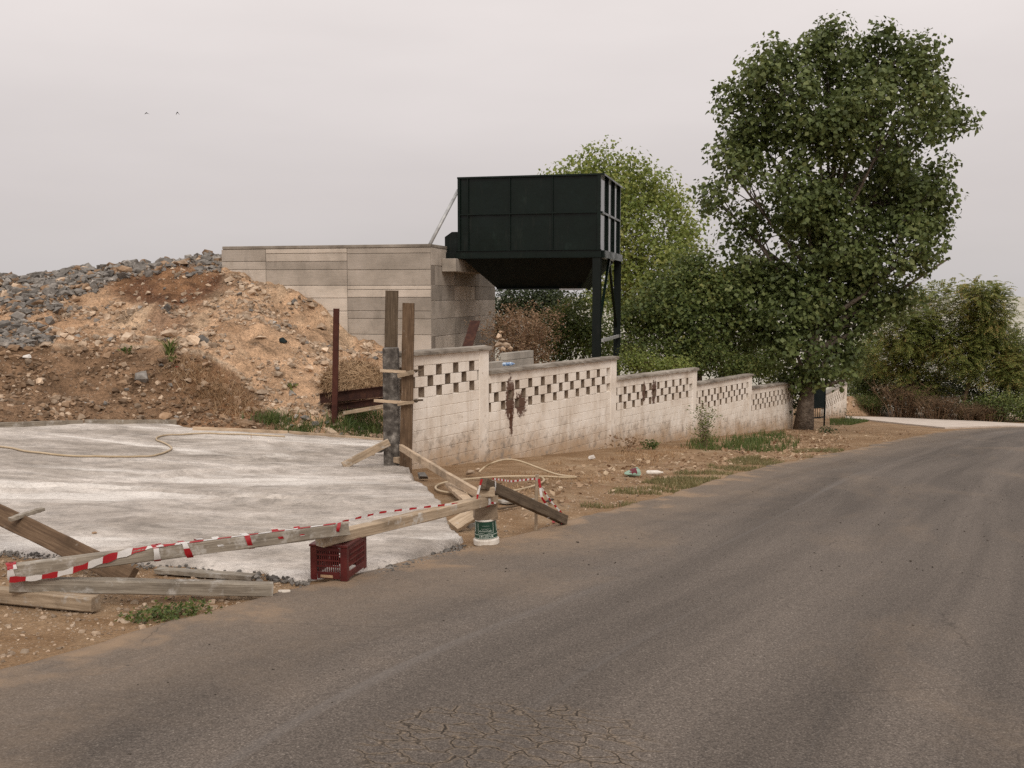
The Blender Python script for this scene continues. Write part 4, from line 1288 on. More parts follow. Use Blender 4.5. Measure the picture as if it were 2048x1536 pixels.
# ------------------------------------------------------------------ gate beyond the big tree
M['gate_green'] = mat_paint('gate_green_paint', (0.008, 0.015, 0.015), 0.75)
M['white_paint'] = simple('white_paint', [(0.3, (0.6, 0.58, 0.55)), (0.7, (0.78, 0.76, 0.73))], 5, 0.6)
gA = gp(1612, 842)
gB = gA + Vector((0.85, 0.53, 0)) * 1.26
gate = empty('yard_gate', (gA.x, gA.y, gz(gA.x, gA.y)), 'dark green sheet metal gate leaf behind the big tree trunk', 'gate')
ztg = at(1640, 762, gB.y).z
def gate_box(name, s0, s1, z0, z1, th=0.04, mat='gate_green'):
    mb = MB(); mb.hexa(*[[q + Vector((0, 0, z)) for q in (
        Vector((gA.x, gA.y, 0)).lerp(Vector((gB.x, gB.y, 0)), s0), Vector((gA.x, gA.y, 0)).lerp(Vector((gB.x, gB.y, 0)), s1),
        Vector((gA.x, gA.y + th, 0)).lerp(Vector((gB.x, gB.y + th, 0)), s1), Vector((gA.x, gA.y + th, 0)).lerp(Vector((gB.x, gB.y + th, 0)), s0))] for z in (z0, z1)])
    return mb.build(name, M[mat], gate)
zg_ = max(gz(gA.x, gA.y), gz(gB.x, gB.y)) + 0.08
gate_box('sheet', 0.03, 0.97, zg_ + 0.55, ztg - 0.05, 0.02)
gate_box('frame', 0.0, 0.03, zg_, ztg, 0.06); gate_box('frame', 0.97, 1.0, zg_, ztg, 0.06)
gate_box('frame', 0.032, 0.968, zg_, zg_ + 0.06, 0.06); gate_box('frame', 0.032, 0.968, zg_ + 0.48, zg_ + 0.545, 0.06); gate_box('frame', 0.032, 0.968, ztg - 0.045, ztg, 0.06)
for k_ in range(1, 8): gate_box('bar', k_ / 8 - 0.012, k_ / 8 + 0.012, zg_ + 0.063, zg_ + 0.477, 0.03)
pA = gp(1648, 851)
mb = MB(); mb.tube([(pA.x, pA.y, pA.z - 0.1), (pA.x + 0.02, pA.y, pA.z + 0.9), (pA.x, pA.y, at(1648, 768, pA.y).z)], 0.035, 8)
tag(mb.build('gate_pole', M['gate_green'], smooth=True), 'thin dark metal pole standing in front of the far wall', 'pole')
wA = gp(1586, 848)
fr = empty('white_rail', (wA.x, wA.y, gz(wA.x, wA.y)), 'white slatted rail between the wall end and the big trunk', 'rail')
for k_ in range(4):
    mb = MB(); mb.box((wA.x - 0.22 + k_ * 0.15, wA.y + 1.0, gz(wA.x, wA.y) + 0.55), (0.06, 0.03, 1.1)); mb.build('slat', M['white_paint'], fr, bevel=0.004)
mb = MB(); mb.box((wA.x, wA.y + 1.03, gz(wA.x, wA.y) + 0.95), (0.62, 0.025, 0.07)); mb.build('crossbar', M['white_paint'], fr, bevel=0.004)

# ------------------------------------------------------------------ timber, gate post
M['wood'] = wood_material('weathered_wood', (0.50, 0.40, 0.29), (0.36, 0.275, 0.19), (0.17, 0.12, 0.075), (0.44, 0.41, 0.37), 0.06)
M['wood_grey'] = wood_material('grey_wood', (0.40, 0.355, 0.29), (0.28, 0.24, 0.19), (0.13, 0.105, 0.08), (0.44, 0.41, 0.37), 0.09)
M['wood_dark'] = wood_material('dark_wet_wood', (0.19, 0.145, 0.10), (0.115, 0.083, 0.055), (0.05, 0.036, 0.025), (0.28, 0.25, 0.22), -0.03)
M['wood_brown'] = wood_material('brown_wood', (0.22, 0.15, 0.095), (0.13, 0.083, 0.05), (0.055, 0.034, 0.022), (0.3, 0.26, 0.22), -0.02)
M['wood_pale'] = wood_material('pale_wood', (0.62, 0.49, 0.355), (0.5, 0.38, 0.265), (0.3, 0.21, 0.14), (0.46, 0.43, 0.39), -0.02)

def pz(px, py, z):
    d = ray(px, py)
    return EYE + d * ((z - EYE.z) / d.z)

def plank(name, label, cat, a, b, w, h, mat, roll=0.0, group=None, parent=None, bow=0.006, seed=0, ragged=0.0, nx=12):
    a = Vector(a); b = Vector(b); r = random.Random(seed + 13)
    L = (b - a).length; d = (b - a) / L
    s = Vector((0, 0, 1)).cross(d)
    if s.length < 0.05: s = Vector((0, -1, 0)).cross(d)
    s.normalize(); u = d.cross(s)
    R = Matrix((d, s, u)).transposed() @ Matrix.Rotation(roll, 3, 'X')
    c = min(w, h) * 0.09
    prof = [(-w / 2 + c, -h / 2), (w / 2 - c, -h / 2), (w / 2, -h / 2 + c), (w / 2, h / 2 - c), (w / 2 - c, h / 2), (-w / 2 + c, h / 2), (-w / 2, h / 2 - c), (-w / 2, -h / 2 + c)]
    V = []; F = []; m = 8; k1, k2 = r.uniform(-1, 1) * bow, r.uniform(-1, 1) * bow
    for i in range(nx + 1):
        t = i / nx; x = L * t - L / 2
        by = k1 * math.sin(math.pi * t) * L; bz = k2 * math.sin(math.pi * t) * L * 0.5
        for (y, z) in prof:
            jx = r.uniform(-1, 1) * ragged if i in (0, nx) else 0
            V.append((x + jx, y + by + r.uniform(-1, 1) * 0.0028, z + bz + r.uniform(-1, 1) * 0.0028))
    for i in range(nx):
        for j in range(m):
            F.append((i * m + j, (i + 1) * m + j, (i + 1) * m + (j + 1) % m, i * m + (j + 1) % m))
    F.append(tuple(range(m))); F.append(tuple(nx * m + j for j in range(m))[::-1])
    me = bpy.data.meshes.new(name); me.from_pydata(V, [], F)
    bm = bmesh.new(); bm.from_mesh(me); bmesh.ops.recalc_face_normals(bm, faces=list(bm.faces)); bm.to_mesh(me); bm.free()
    o = link_mesh(name, me, M[mat], parent, (a + b) / 2, R.to_quaternion())
    return tag(o, label, cat, group)

# gate post: a mottled concrete post with timbers clamped round it
pb = at(784, 925, 17.6); zg_p = gz(pb.x, pb.y)
mb = MB()
zt_p = at(784, 695, 17.6).z
mb.box((pb.x, pb.y, (zt_p + zg_p - 0.2) / 2), (0.262, 0.25, zt_p - zg_p + 0.2))
tag(mb.build('gate_post', M['post_concrete'], bevel=0.015), 'mottled grey square concrete gate post held between two timbers', 'post')
plank('timber_board', 'dark grey timber rising behind the concrete gate post', 'timber', at(783, 900, 17.88), at(784, 581, 17.88), 0.225, 0.06, 'wood_dark', seed=2, roll=math.pi / 2 * 0)
plank('timber_board', 'brown upright timber with a squared top right of the gate post', 'timber', at(811, 946, 17.4), at(817, 606, 17.4), 0.205, 0.055, 'wood_brown', seed=3)
for i, (y0, y1, x0, x1, lab) in enumerate([(741, 744, 760, 812, 'thin wooden slat of the upper clamp across the gate post'), (801, 806, 748, 818, 'thin wooden slat of the lower clamp across the gate post')]):
    plank('clamp_slat', lab, 'slat', at(x0, y0, 17.34), at(x1, y1, 17.31), 0.03, 0.05, 'wood_pale', seed=20 + i)
for i, (y0, y1, lab) in enumerate([(752, 741, 'short crooked slat of the upper clamp reaching to the wall'), (809, 801, 'short crooked slat of the lower clamp reaching to the wall')]):
    plank('clamp_slat', lab, 'slat', at(795, y0, 17.29), at(828, y1 + 3, 17.29), 0.035, 0.07 if i == 0 else 0.045, 'wood', seed=30 + i)
    r0 = at(831, y1 + 1, 17.7)
    one_rock('mortar_lump', 'rock_grey', r0, 0.06, (1.3, 0.8, 0.8), None, ('grey mortar lump at the upper clamp beside the wall', 'grey mortar lump at the lower clamp beside the wall')[i], 'mortar', seed=i)
    plank('tie_rod', ('short rod sticking out of the upper mortar lump', 'short rod sticking out of the lower mortar lump')[i], 'rod', at(826, y1, 17.62), at(846, y1 - 1, 17.6), 0.03, 0.03, 'wood_dark', seed=34 + i)
# raking board left of the post, long batten to the right
plank('raking_board', 'short board propped against the left side of the gate post', 'board', pz(686, 932, gz(-2.7, 16.6) + 0.07), at(778, 884, 17.35), 0.06, 0.125, 'wood', seed=4)
plank('batten', 'long pale batten sloping from the gate post down to the right', 'batten', at(802, 895, 17.25), at(958, 989, 12.9), 0.06, 0.11, 'wood_pale', seed=5)
plank('timber_offcut', 'reddish timber offcut lying at the foot of the gate post', 'offcut', pz(780, 917, zg_p + 0.2), pz(801, 921, zg_p + 0.2), 0.1, 0.1, 'wood_pale', seed=6)
for i, (px, py, rp, key, lab) in enumerate([(758, 914, 10, 'rock_grey', 'round grey stone at the foot of the gate post'), (744, 922, 8, 'rock_tan', 'flat tan stone left of the round grey one'),
                                       (775, 921, 8, 'rock_tan', 'tan stone directly below the gate post'), (845, 950, 16, 'rock_grey', 'pale grey concrete lump at the end of the wall'),
                                       (940, 945, 11, 'rock_tan', 'angular tan stone on the verge near the hose'), (955, 938, 6, 'rock_tan', 'small tan stone beside the wall foot'),
                                       (940, 1046, 19, 'rock_grey', 'big grey concrete chunk left of the bucket'), (948, 985, 17, 'rock_grey', 'grey concrete chunk under the end of the pale batten'),
                                       (924, 985, 12, 'rock_tan', 'tan stone wedged beside the grey chunk'), (1100, 1000, 10, 'rock_grey', 'grey rag-like stone beside the wooden stake')]):
    p = gp(px, py + rp * 0.6)
    r = rp * p.y / FPX
    hz = 0.0 if px > 800 else 0.13
    one_rock('loose_stone', key, p + Vector((0, 0, r * 0.5 + hz)), r, (1.15, 0.9, 0.75), None, lab, 'stone', seed=i + 140)

# formwork boards along the back edge of the drive
for i, (p0, p1, lab) in enumerate([((-40, 861), (165, 853), 'thin formwork board edging the drive at the far left'), ((170, 852), (352, 851), 'formwork board edging the drive under the brown bank'),
                                   ((385, 866), (575, 874), 'formwork board edging the drive below the grassy stones'), ((578, 874), (768, 890), 'formwork board edging the drive beside the gate post')]):
    a, b = gp(*p0), gp(*p1)
    plank('formwork_board', lab, 'board', a + Vector((0, 0, 0.06)), b + Vector((0, 0, 0.06)), 0.05, 0.16, 'wood_pale' if i > 1 else 'wood_grey', seed=40 + i)

# ------------------------------------------------------------------ crate
M['crate'] = simple('red_plastic', [(0.3, (0.055, 0.007, 0.007)), (0.5, (0.088, 0.011, 0.010)), (0.75, (0.13, 0.026, 0.02))], 9, 0.45, 0.15, 40, 0.003, spec=0.45)
P0 = gp(694, 1166)
ex = (gp(621, 1161) - P0); ey = (gp(744, 1149) - P0)
ex.z = ey.z = 0
lx = ex.length; ex.normalize(); ey = ey - ex * ey.dot(ex); ly = max(ey.length, 0.44); ey.normalize()
hc = 0.29
slope = Vector((0, 0, 1))
RC = Matrix((ex, ey, Vector((0, 0, 1)))).transposed()
P0.z = gz(P0.x, P0.y) + 0.004
crate = empty('plastic_crate', P0 + ex * lx / 2 + ey * ly / 2, 'dark red slatted plastic crate upturned at the edge of the drive', 'crate')
crate.location.z = P0.z
WLOC[crate.name] = crate.location.copy()
def cb(mb, x0, x1, y0, y1, z0, z1):
    mb.box(P0 + ex * (x0 + x1) / 2 + ey * (y0 + y1) / 2 + Vector((0, 0, (z0 + z1) / 2)), (abs(x1 - x0), abs(y1 - y0), abs(z1 - z0)), RC)
t = 0.008
for (x, y) in ((0, 0), (1, 0), (0, 1), (1, 1)):
    mb = MB()
    x0 = 0 if x == 0 else lx - t; y0 = 0 if y == 0 else ly - t
    w1 = 0.055
    if x == 0: cb(mb, 0.0, w1, y0, y0 + t, 0.005, hc - 0.022)
    else: cb(mb, lx - w1, lx, y0, y0 + t, 0.005, hc - 0.022)
    if y == 0: cb(mb, x0, x0 + t, t + 0.001, w1, 0.005, hc - 0.022)
    else: cb(mb, x0, x0 + t, ly - w1, ly - t - 0.001, 0.005, hc - 0.022)
    mb.build('corner', M['crate'], crate, bevel=0.002)
def side_faces(axis, far):
    L_ = lx if axis == 'x' else ly
    def put(mb, a0, a1, z0, z1, th=t, off=0.0):
        if axis == 'x':
            y0 = (ly - t + off) if far else (off)
            cb(mb, a0, a1, y0 - (0 if far else 0), y0 + th, z0, z1)
        else:
            x0 = (lx - t + off) if far else off
            cb(mb, x0, x0 + th, a0, a1, z0, z1)
    mb = MB()
    put(mb, 0.058, L_ - 0.058, 0.02, 0.075); mb.build('bottom_band', M['crate'], crate, bevel=0.002)
    for z in (0.118, 0.165, 0.21):
        mb = MB(); put(mb, 0.058, L_ - 0.058, z - 0.006, z + 0.006, t, 0.0 if far else -0.003); mb.build('band', M['crate'], crate)
    mb = MB(); put(mb, 0.058, L_ - 0.058, hc - 0.05, hc - 0.024); mb.build('top_band', M['crate'], crate)
    mb = MB(); x = 0.064
    while x < L_ - 0.07:
        z0 = 0.077
        if axis == 'y' and not far and x < L_ * 0.45: z0 = 0.118   # open hand hole low in the right side
        put(mb, x, x + 0.0075, z0, hc - 0.052, 0.006, 0.001); x += 0.0175
    tag(mb.build('grille', M['crate'], crate), kind='stuff')
for axis in 'xy':
    for far in (False, True): side_faces(axis, far)
mb = MB()
cb(mb, -0.006, lx + 0.006, -0.006, 0.03, hc - 0.02, hc); cb(mb, -0.006, lx + 0.006, ly - 0.03, ly + 0.006, hc - 0.02, hc)
cb(mb, -0.006, 0.03, 0.031, ly - 0.031, hc - 0.02, hc); cb(mb, lx - 0.03, lx + 0.006, 0.031, ly - 0.031, hc - 0.02, hc)
mb.build('rim', M['crate'], crate, bevel=0.003)
mb = MB(); k_ = 0
for k_ in range(9): cb(mb, 0.032, lx - 0.032, 0.035 + k_ * (ly - 0.09) / 8, 0.055 + k_ * (ly - 0.09) / 8, hc - 0.018, hc - 0.006)
tag(mb.build('base_slats', M['crate'], crate), kind='stuff')
mb = MB(); cb(mb, lx * 0.38, lx * 0.72, -0.004, 0.001, 0.028, 0.05); mb.build('maker_plate', M['rock_brown'], crate, bevel=0.001)
crate_top = P0.z + hc

# ------------------------------------------------------------------ bucket with block on top
M['white_plastic'] = simple('white_plastic', [(0.3, (0.55, 0.49, 0.42)), (0.6, (0.72, 0.67, 0.6))], 14, 0.5, 0.1, spec=0.4)
M['label_green'] = simple('green_print', [(0.3, (0.006, 0.035, 0.02)), (0.7, (0.012, 0.06, 0.035))], 8, 0.45, spec=0.4)
M['label_white'] = simple('white_print', [(0.3, (0.5, 0.55, 0.48)), (0.7, (0.62, 0.66, 0.6))], 20, 0.5)
bc = gp(973, 1087); bc.z = gz(bc.x, bc.y)
bucket = empty('paint_bucket', bc, 'upturned white paint bucket with green label standing at the road edge', 'bucket')
hb = 0.252
def brad(z): return 0.118 - (0.118 - 0.100) * z / hb
Rb = Matrix.Rotation(math.radians(-2.5), 3, 'Y')
mb = MB(); mb.lathe([(0.122, 0.0), (0.127, 0.006), (0.127, 0.05), (0.123, 0.056), (brad(0.06), 0.058)], bc, 40, R=Rb)
mb.build('rim', M['white_plastic'], bucket, smooth=False)
mb = MB(); mb.lathe([(brad(0.058), 0.0585), (brad(0.15), 0.15), (brad(0.24), 0.243), (0.096, hb), (0.09, hb), (0.088, hb - 0.01), (0.02, hb - 0.01)], bc, 40, R=Rb)
mb.build('body', M['white_plastic'], bucket, smooth=False)
ang0 = math.atan2(-bc.y, -bc.x)             # towards the viewer
def cyl(s, z, off):                          # arc length s, height z on the bucket wall
    r = brad(z) + off; a = ang0 + s / brad(z)
    return bc + Rb @ Vector((r * math.cos(a), r * math.sin(a), z))
def shell(name, s0, s1, z0, z1, off, mat):
    V = []; F = []; n = 24
    for i in range(n + 1):
        s = s0 + (s1 - s0) * i / n
        V += [cyl(s, z0, off), cyl(s, z1, off), cyl(s, z1, off - 0.0008), cyl(s, z0, off - 0.0008)]
    for i in range(n):
        for j in range(4): F.append((i * 4 + j, (i + 1) * 4 + j, (i + 1) * 4 + (j + 1) % 4, i * 4 + (j + 1) % 4))
    F += [(3, 2, 1, 0), (n * 4, n * 4 + 1, n * 4 + 2, n * 4 + 3)]
    mb = MB(); mb.add(V, F); return mb.build(name, M[mat], bucket)
lab = shell('label', -0.16, 0.16, 0.068, 0.236, 0.0015, 'label_green')
for z in (0.0725, 0.108): 
    shell('label_line', -0.159, 0.159, z, z + 0.004, 0.0028, 'label_white')
shell('label_line', -0.078, -0.022, 0.125, 0.1275, 0.0028, 'label_white'); shell('label_line', 0.022, 0.078, 0.125, 0.1275, 0.0028, 'label_white')
for s in (-0.0795, 0.0765): shell('label_line', s, s + 0.003, 0.1255, 0.222, 0.0028, 'label_white')
for s in (-0.13, 0.125): shell('label_line', s, s + 0.008, 0.135, 0.225, 0.0028, 'label_white')
def wrap_text(txt, size, z, width):
    cu = bpy.data.curves.new('txt', 'FONT'); cu.body = txt; cu.size = size; cu.align_x = 'CENTER'; cu.align_y = 'CENTER'; cu.resolution_u = 2; cu.extrude = 0.0
    to = bpy.data.objects.new('txt', cu); col.objects.link(to)
    bpy.context.view_layer.update()
    dg = bpy.context.evaluated_depsgraph_get()
    me = bpy.data.meshes.new_from_object(to.evaluated_get(dg))
    bpy.data.objects.remove(to)
    xs = [v_.co.x for v_ in me.vertices]
    if not xs: return
    k = width / (max(xs) - min(xs))
    mb = MB()
    # upside down because the bucket is upturned
    mb.add([cyl(-v_.co.x * k, z - v_.co.y * min(k, 1.3), 0.0032) for v_ in me.vertices], [tuple(p.vertices) for p in me.polygons])
    mb.build('lettering', M['label_white'], bucket)
wrap_text('πλαστικό', 0.036, 0.092, 0.145)
wrap_text('* * *', 0.022, 0.123, 0.036)
wrap_text('ΥΔΡΟΧΡΩΜΑ', 0.024, 0.148, 0.135)
wrap_text('εσωτερικών χώρων', 0.012, 0.167, 0.09)
wrap_text('~~~~~~', 0.012, 0.196, 0.07)

btop = bc + Rb @ Vector((0, 0, hb))
mb = MB(); hb2 = 0.165
mb.box(btop + Vector((0.0, 0.02, hb2 / 2 + 0.001)), (0.225, 0.2, hb2), Matrix.Rotation(0.12, 3, 'Z'))
bm = bmesh.new()
o = mb.build('concrete_block', M['blockwork'])
bm.from_mesh(o.data); bmesh.ops.subdivide_edges(bm, edges=list(bm.edges), cuts=4, use_grid_fill=True)
for v_ in bm.verts: v_.co += Vector((rnd.uniform(-1, 1), rnd.uniform(-1, 1), rnd.uniform(-1, 1) if v_.co.z > 0.01 else 0)) * 0.006
bm.to_mesh(o.data); bm.free()
M['brown_block'] = mat_concrete('soiled_block', (0.17, 0.125, 0.085), (0.29, 0.22, 0.155), (0.4, 0.32, 0.24), 0.0)
o.data.materials[0] = M['brown_block']
tag(o, 'rough soil-stained concrete block standing on the upturned bucket', 'block')
block_top = btop.z + hb2

# ------------------------------------------------------------------ barrier planks
def gh(px, py, h): return gp(px, py, h)
D0, D1 = gh(-60, 1183, 0.05), gh(192, 1207, 0.05)
plank('barrier_plank', 'short square timber nearest the road at the bottom left', 'plank', D0, D1, 0.10, 0.095, 'wood', seed=50, ragged=0.003)
C0, C1 = gh(22, 1168, 0.146), gh(546, 1178, 0.05)
plank('barrier_plank', 'long grey timber lying flat in front of the striped barrier', 'plank', C0, C1, 0.10, 0.095, 'wood_grey', seed=51, ragged=0.003, bow=0.002)
A0, A1 = gh(18, 1143, 0.245), pz(697, 1056, crate_top + 0.148)
plank('barrier_plank', 'long timber wrapped in red and white tape resting on the crate end', 'plank', A0, A1, 0.085, 0.095, 'wood_grey', seed=52, ragged=0.02, bow=0.002)
B0, B1 = pz(640, 1081, crate_top + 0.050), pz(988, 997, block_top + 0.047)
plank('barrier_plank', 'timber spanning from the red crate to the block on the bucket', 'plank', B0, B1, 0.10, 0.095, 'wood', seed=53, ragged=0.006, bow=0.002)
E1 = gh(262, 1157, 0.03); E0 = at(-110, 978, 9.0)
plank('barrier_plank', 'wide brown board slanting down from the left edge behind the barrier', 'plank', E0, E1, 0.06, 0.16, 'wood_brown', seed=54, roll=-0.6)
dE = (E1 - E0)
tE = 0.34
plank('stick', 'short flat stick lying across the slanting brown board', 'stick', at(20, 1039, 8.3), at(86, 1018, 8.55), 0.055, 0.03, 'wood_grey', seed=55)
plank('thin_board', 'thin grey board on the soil behind the long flat timber', 'board', gh(315, 1140, 0.02), gh(505, 1154, 0.02), 0.10, 0.035, 'wood_grey', seed=56, ragged=0.02)
# pile beside the bucket
Hs0 = pz(972, 984, block_top + 0.095 + 0.05)
plank('timber_stub', 'short squared timber stub on top of the bucket barrier', 'stub', Hs0 + Vector((-0.075, -0.0, 0)), Hs0 + Vector((0.075, 0.03, 0)), 0.10, 0.095, 'wood', seed=57)
H0p = pz(966, 967, block_top + 0.095 * 2 + 0.05); H1p = gh(1129, 1040, 0.05)
plank('barrier_plank', 'dark timber sloping from the bucket stack down to the roadside', 'plank', H0p, H1p, 0.075, 0.11, 'wood_dark', seed=58)
plank('barrier_plank', 'pale board lying beyond the bucket end of the barrier', 'plank', gh(899, 968, 0.10), gh(946, 1010, 0.07), 0.14, 0.05, 'wood_pale', seed=59)
plank('barrier_plank', 'brown board leaning up from the drive beneath the barrier beam', 'plank', gh(905, 1053, 0.04), gh(968, 1014, 0.22), 0.16, 0.055, 'wood', seed=60, roll=0.5)
st = gp(1072, 1060)
plank('stake', 'thin upright wooden stake beside the sloping dark timber', 'stake', st - Vector((0, 0, 0.15)), at(1074, 949, st.y), 0.034, 0.034, 'wood', seed=61)
plank('stick', 'thin stick lying on the verge right of the bucket', 'stick', gh(996, 1018, 0.02), gh(1046, 1009, 0.02), 0.03, 0.025, 'wood_dark', seed=62)
plank('thin_board', 'flat pale board on the verge behind the bucket block', 'board', gh(1002, 1004, 0.015), gh(1062, 998, 0.015), 0.22, 0.03, 'wood_grey', seed=63)

# ------------------------------------------------------------------ barrier tape
def plastic(name, colr):
    n = NT(name)
    c = n.mix(n.rng(n.noise(30, 3, 0.6), 0.4, 0.7, 0, 0.25), colr, tuple(x * 0.7 for x in colr))
    n.done(c, 0.4, n.bump(n.noise(45, 3, 0.6), 0.4, 0.004), 0.4)
    tr = n.t.nodes.new('ShaderNodeBsdfTranslucent'); n.L(c, tr.inputs['Color'])
    ms = n.t.nodes.new('ShaderNodeMixShader'); ms.inputs[0].default_value = 0.25
    n.L(n.p.outputs[0], ms.inputs[1]); n.L(tr.outputs[0], ms.inputs[2]); n.L(ms.outputs[0], n.out.inputs['Surface'])
    return n.mat
M['tape_red'] = plastic('red_tape', (0.40, 0.016, 0.022)); M['tape_white'] = plastic('white_tape', (0.74, 0.71, 0.68))
def tape(label, pts, wdirs, width=0.055, wlist=None, stripe=0.085, phase=0.0, kind='barrier_tape', curl=0.0):
    pts = np.array([tuple(p) for p in pts], float)
    s = np.concatenate([[0], np.cumsum(np.linalg.norm(np.diff(pts, axis=0), axis=1))])
    n = max(4, int(s[-1] / stripe * 3))
    n -= n % 3
    tt = np.linspace(0, s[-1], n + 1)
    Pt = np.stack([np.interp(tt, s, pts[:, k]) for k in range(3)], 1)
    wd = np.array([tuple(w) for w in wdirs], float)
    if len(wd) == 1: wd = np.repeat(wd, len(pts), 0)
    Wd = np.stack([np.interp(tt, s, wd[:, k]) for k in range(3)], 1); Wd /= np.linalg.norm(Wd, axis=1)[:, None]
    V = []; F = []; mi = []
    for i in range(n + 1):
        wob = (width if wlist is None else float(np.interp(tt[i], s, wlist))) * (0.42 + 0.08 * math.sin(i * 1.7 + phase))
        V.append(Pt[i] - Wd[i] * wob); V.append(Pt[i] + Wd[i] * wob)
    for i in range(n):
        F.append((2 * i, 2 * i + 1, 2 * i + 3, 2 * i + 2)); mi.append(int((tt[i] / stripe + phase) % 2))
    o = centred(kind, np.array(V), np.array(F), [M['tape_red'], M['tape_white']], None, True, mi)
    return tag(o, label, 'tape')
UZ = Vector((0, 0, 1))
def along(a, b, w, h, f, ou, os_):        # point at fraction f, offset up / towards the viewer side
    d = (b - a).normalized(); s = UZ.cross(d).normalized()
    if s.y > 0: s = -s
    u = s.cross(d)
    if u.z < 0: u = -u
    return a + (b - a) * f + u * (h / 2) * ou + s * (w / 2) * os_
# long run: loose at the left end, then along the top edge of the taped timber and on over the second one to the block
aw, ah = 0.085, 0.095
run = [along(A0, A1, aw, ah, 0.0, -0.9, 1.25), along(A0, A1, aw, ah, 0.06, -1.15, 1.3), along(A0, A1, aw, ah, 0.13, -1.0, 1.35), along(A0, A1, aw, ah, 0.19, -0.5, 1.3),
       along(A0, A1, aw, ah, 0.25, 0.2, 1.2), along(A0, A1, aw, ah, 0.31, 0.8, 1.12), along(A0, A1, aw, ah, 0.38, 1.1, 0.75), along(A0, A1, aw, ah, 0.6, 1.12, 0.7), along(A0, A1, aw, ah, 0.8, 1.12, 0.7), along(A0, A1, aw, ah, 0.955, 1.15, 0.6)]
wd = [(0.1, 0.1, 1), (0.1, 0.1, 1), (0.1, 0.1, 1), (0.1, 0.1, 1), (0.1, 0.1, 1), (0.1, 0.3, 1), (0.1, 0.8, 0.3), (0.1, 1, 0.12), (0.1, 1, 0.12), (0.1, 1, 0.2)]
tape('red and white tape running along the top of the wrapped timber', run, wd, 0.062, [0.045, 0.04, 0.045, 0.05, 0.065, 0.062, 0.04, 0.026, 0.026, 0.026], 0.098)
run2 = [along(A0, A1, aw, ah, 0.955, 1.15, 0.6), B0.lerp(B1, 0.3) + Vector((0, -0.01, 0.115)), B0.lerp(B1, 0.6) + Vector((0, -0.035, 0.07)), B0.lerp(B1, 0.85) + Vector((0, -0.065, 0.03)), B1 + Vector((0.02, -0.07, -0.03))]
tape('narrow twisted tape stretched from the crate to the bucket block', run2, [(0.1, 0.3, 1)], 0.02, None, 0.098, 1.0)
def wrap_ring(a, b, w, h, f0, f1, turns=1.0, start=0.0, off=0.010):
    d = (b - a).normalized(); s = UZ.cross(d).normalized(); u = d.cross(s)
    cor = [(1, 1), (-1, 1), (-1, -1), (1, -1)]
    per = []; n = int(turns * 16)
    for i in range(n + 1):
        q = (i / 4.0 + start) % 4; k = int(q); fr = q - k
        p0, p1 = cor[k % 4], cor[(k + 1) % 4]
        y = p0[0] * (1 - fr) + p1[0] * fr; z = p0[1] * (1 - fr) + p1[1] * fr
        f = f0 + (f1 - f0) * i / n
        per.append(a + (b - a) * f + s * y * (w / 2 + off) + u * z * (h / 2 + off))
    return per, d
for i, (f0, f1, t_, lab) in enumerate([(0.002, 0.012, 1.25, 'tape loop tied round the left end of the wrapped timber'), (0.395, 0.41, 1.2, 'tape loop round the wrapped timber near its middle'),
                                    (0.47, 0.53, 1.1, 'red ended tape twist right of the middle of the wrapped timber'), (0.575, 0.61, 0.9, 'first white slanting tape turn on the wrapped timber'),
                                    (0.66, 0.705, 1.0, 'second white slanting tape turn on the wrapped timber'), (0.76, 0.80, 0.9, 'third white slanting tape turn on the wrapped timber'),
                                    (0.83, 0.865, 0.9, 'fourth white slanting tape turn nearest the crate')]):
    pts, d = wrap_ring(A0, A1, aw, ah, f0, f1, t_, 0.3)
    tape(lab, pts, [d], 0.05, None, 0.10 if i < 3 else 0.21, 0.2 + 0.37 * i)
ptsX = [along(A0, A1, aw, ah, 0.965, 1.3, 1.0), along(A0, A1, aw, ah, 0.955, 0.0, 1.5), B0.lerp(B1, 0.13) + Vector((0, -0.065, 0)), B0.lerp(B1, 0.10) + Vector((0, -0.06, -0.05))]
tape('twisted tape tying the two timbers together above the crate', ptsX, [(1, 0.1, 0.2)], 0.03, None, 0.09, 0.0)
pts, d = wrap_ring(B0, B1, 0.10, 0.095, 0.93, 0.94, 1.1, 0.4)
tape('red tape loop round the far end of the crate to bucket timber', pts, [d], 0.05, None, 0.1, 0.5)
pts, d = wrap_ring(H0p, H1p, 0.075, 0.11, 0.08, 0.09, 1.1, 0.4)
tape('white tape loop round the top of the dark sloping timber', pts, [d], 0.035, None, 0.12, 1.0)
stt = at(1074, 957, st.y)
tape('tape stretched level from the bucket stack to the stake', [H0p + Vector((0.09, -0.02, 0.05)), H0p.lerp(stt, 0.5) + Vector((0, 0, -0.005)), stt], [(0.05, 0.4, 1)], 0.022, None, 0.06)
tape('tape hanging from the stake down to the middle of the dark timber', [stt + Vector((0.02, -0.02, 0)), stt + Vector((0.05, -0.05, -0.2)), H0p.lerp(H1p, 0.78) + Vector((0, -0.05, 0.06)), H0p.lerp(H1p, 0.77) + Vector((0, -0.05, -0.05))], [(1, 0.1, 0.1)], 0.03, None, 0.09)
tape('tape running from the stake to the low end of the dark timber', [stt + Vector((0.02, 0.0, -0.06)), stt.lerp(H1p, 0.5) + Vector((0, 0, -0.02)), H0p.lerp(H1p, 0.96) + Vector((0.0, -0.03, 0.07)), H0p.lerp(H1p, 0.955) + Vector((0, -0.045, -0.05))], [(0.6, 0.3, 0.6)], 0.022, None, 0.07)
tape('tape strand hanging at the left of the timber stub', [H0p + Vector((-0.01, -0.05, 0.05)), H0p + Vector((-0.05, -0.06, -0.1)), H0p + Vector((-0.06, -0.06, -0.21))], [(1, 0, 0)], 0.022, None, 0.08, 0.5)
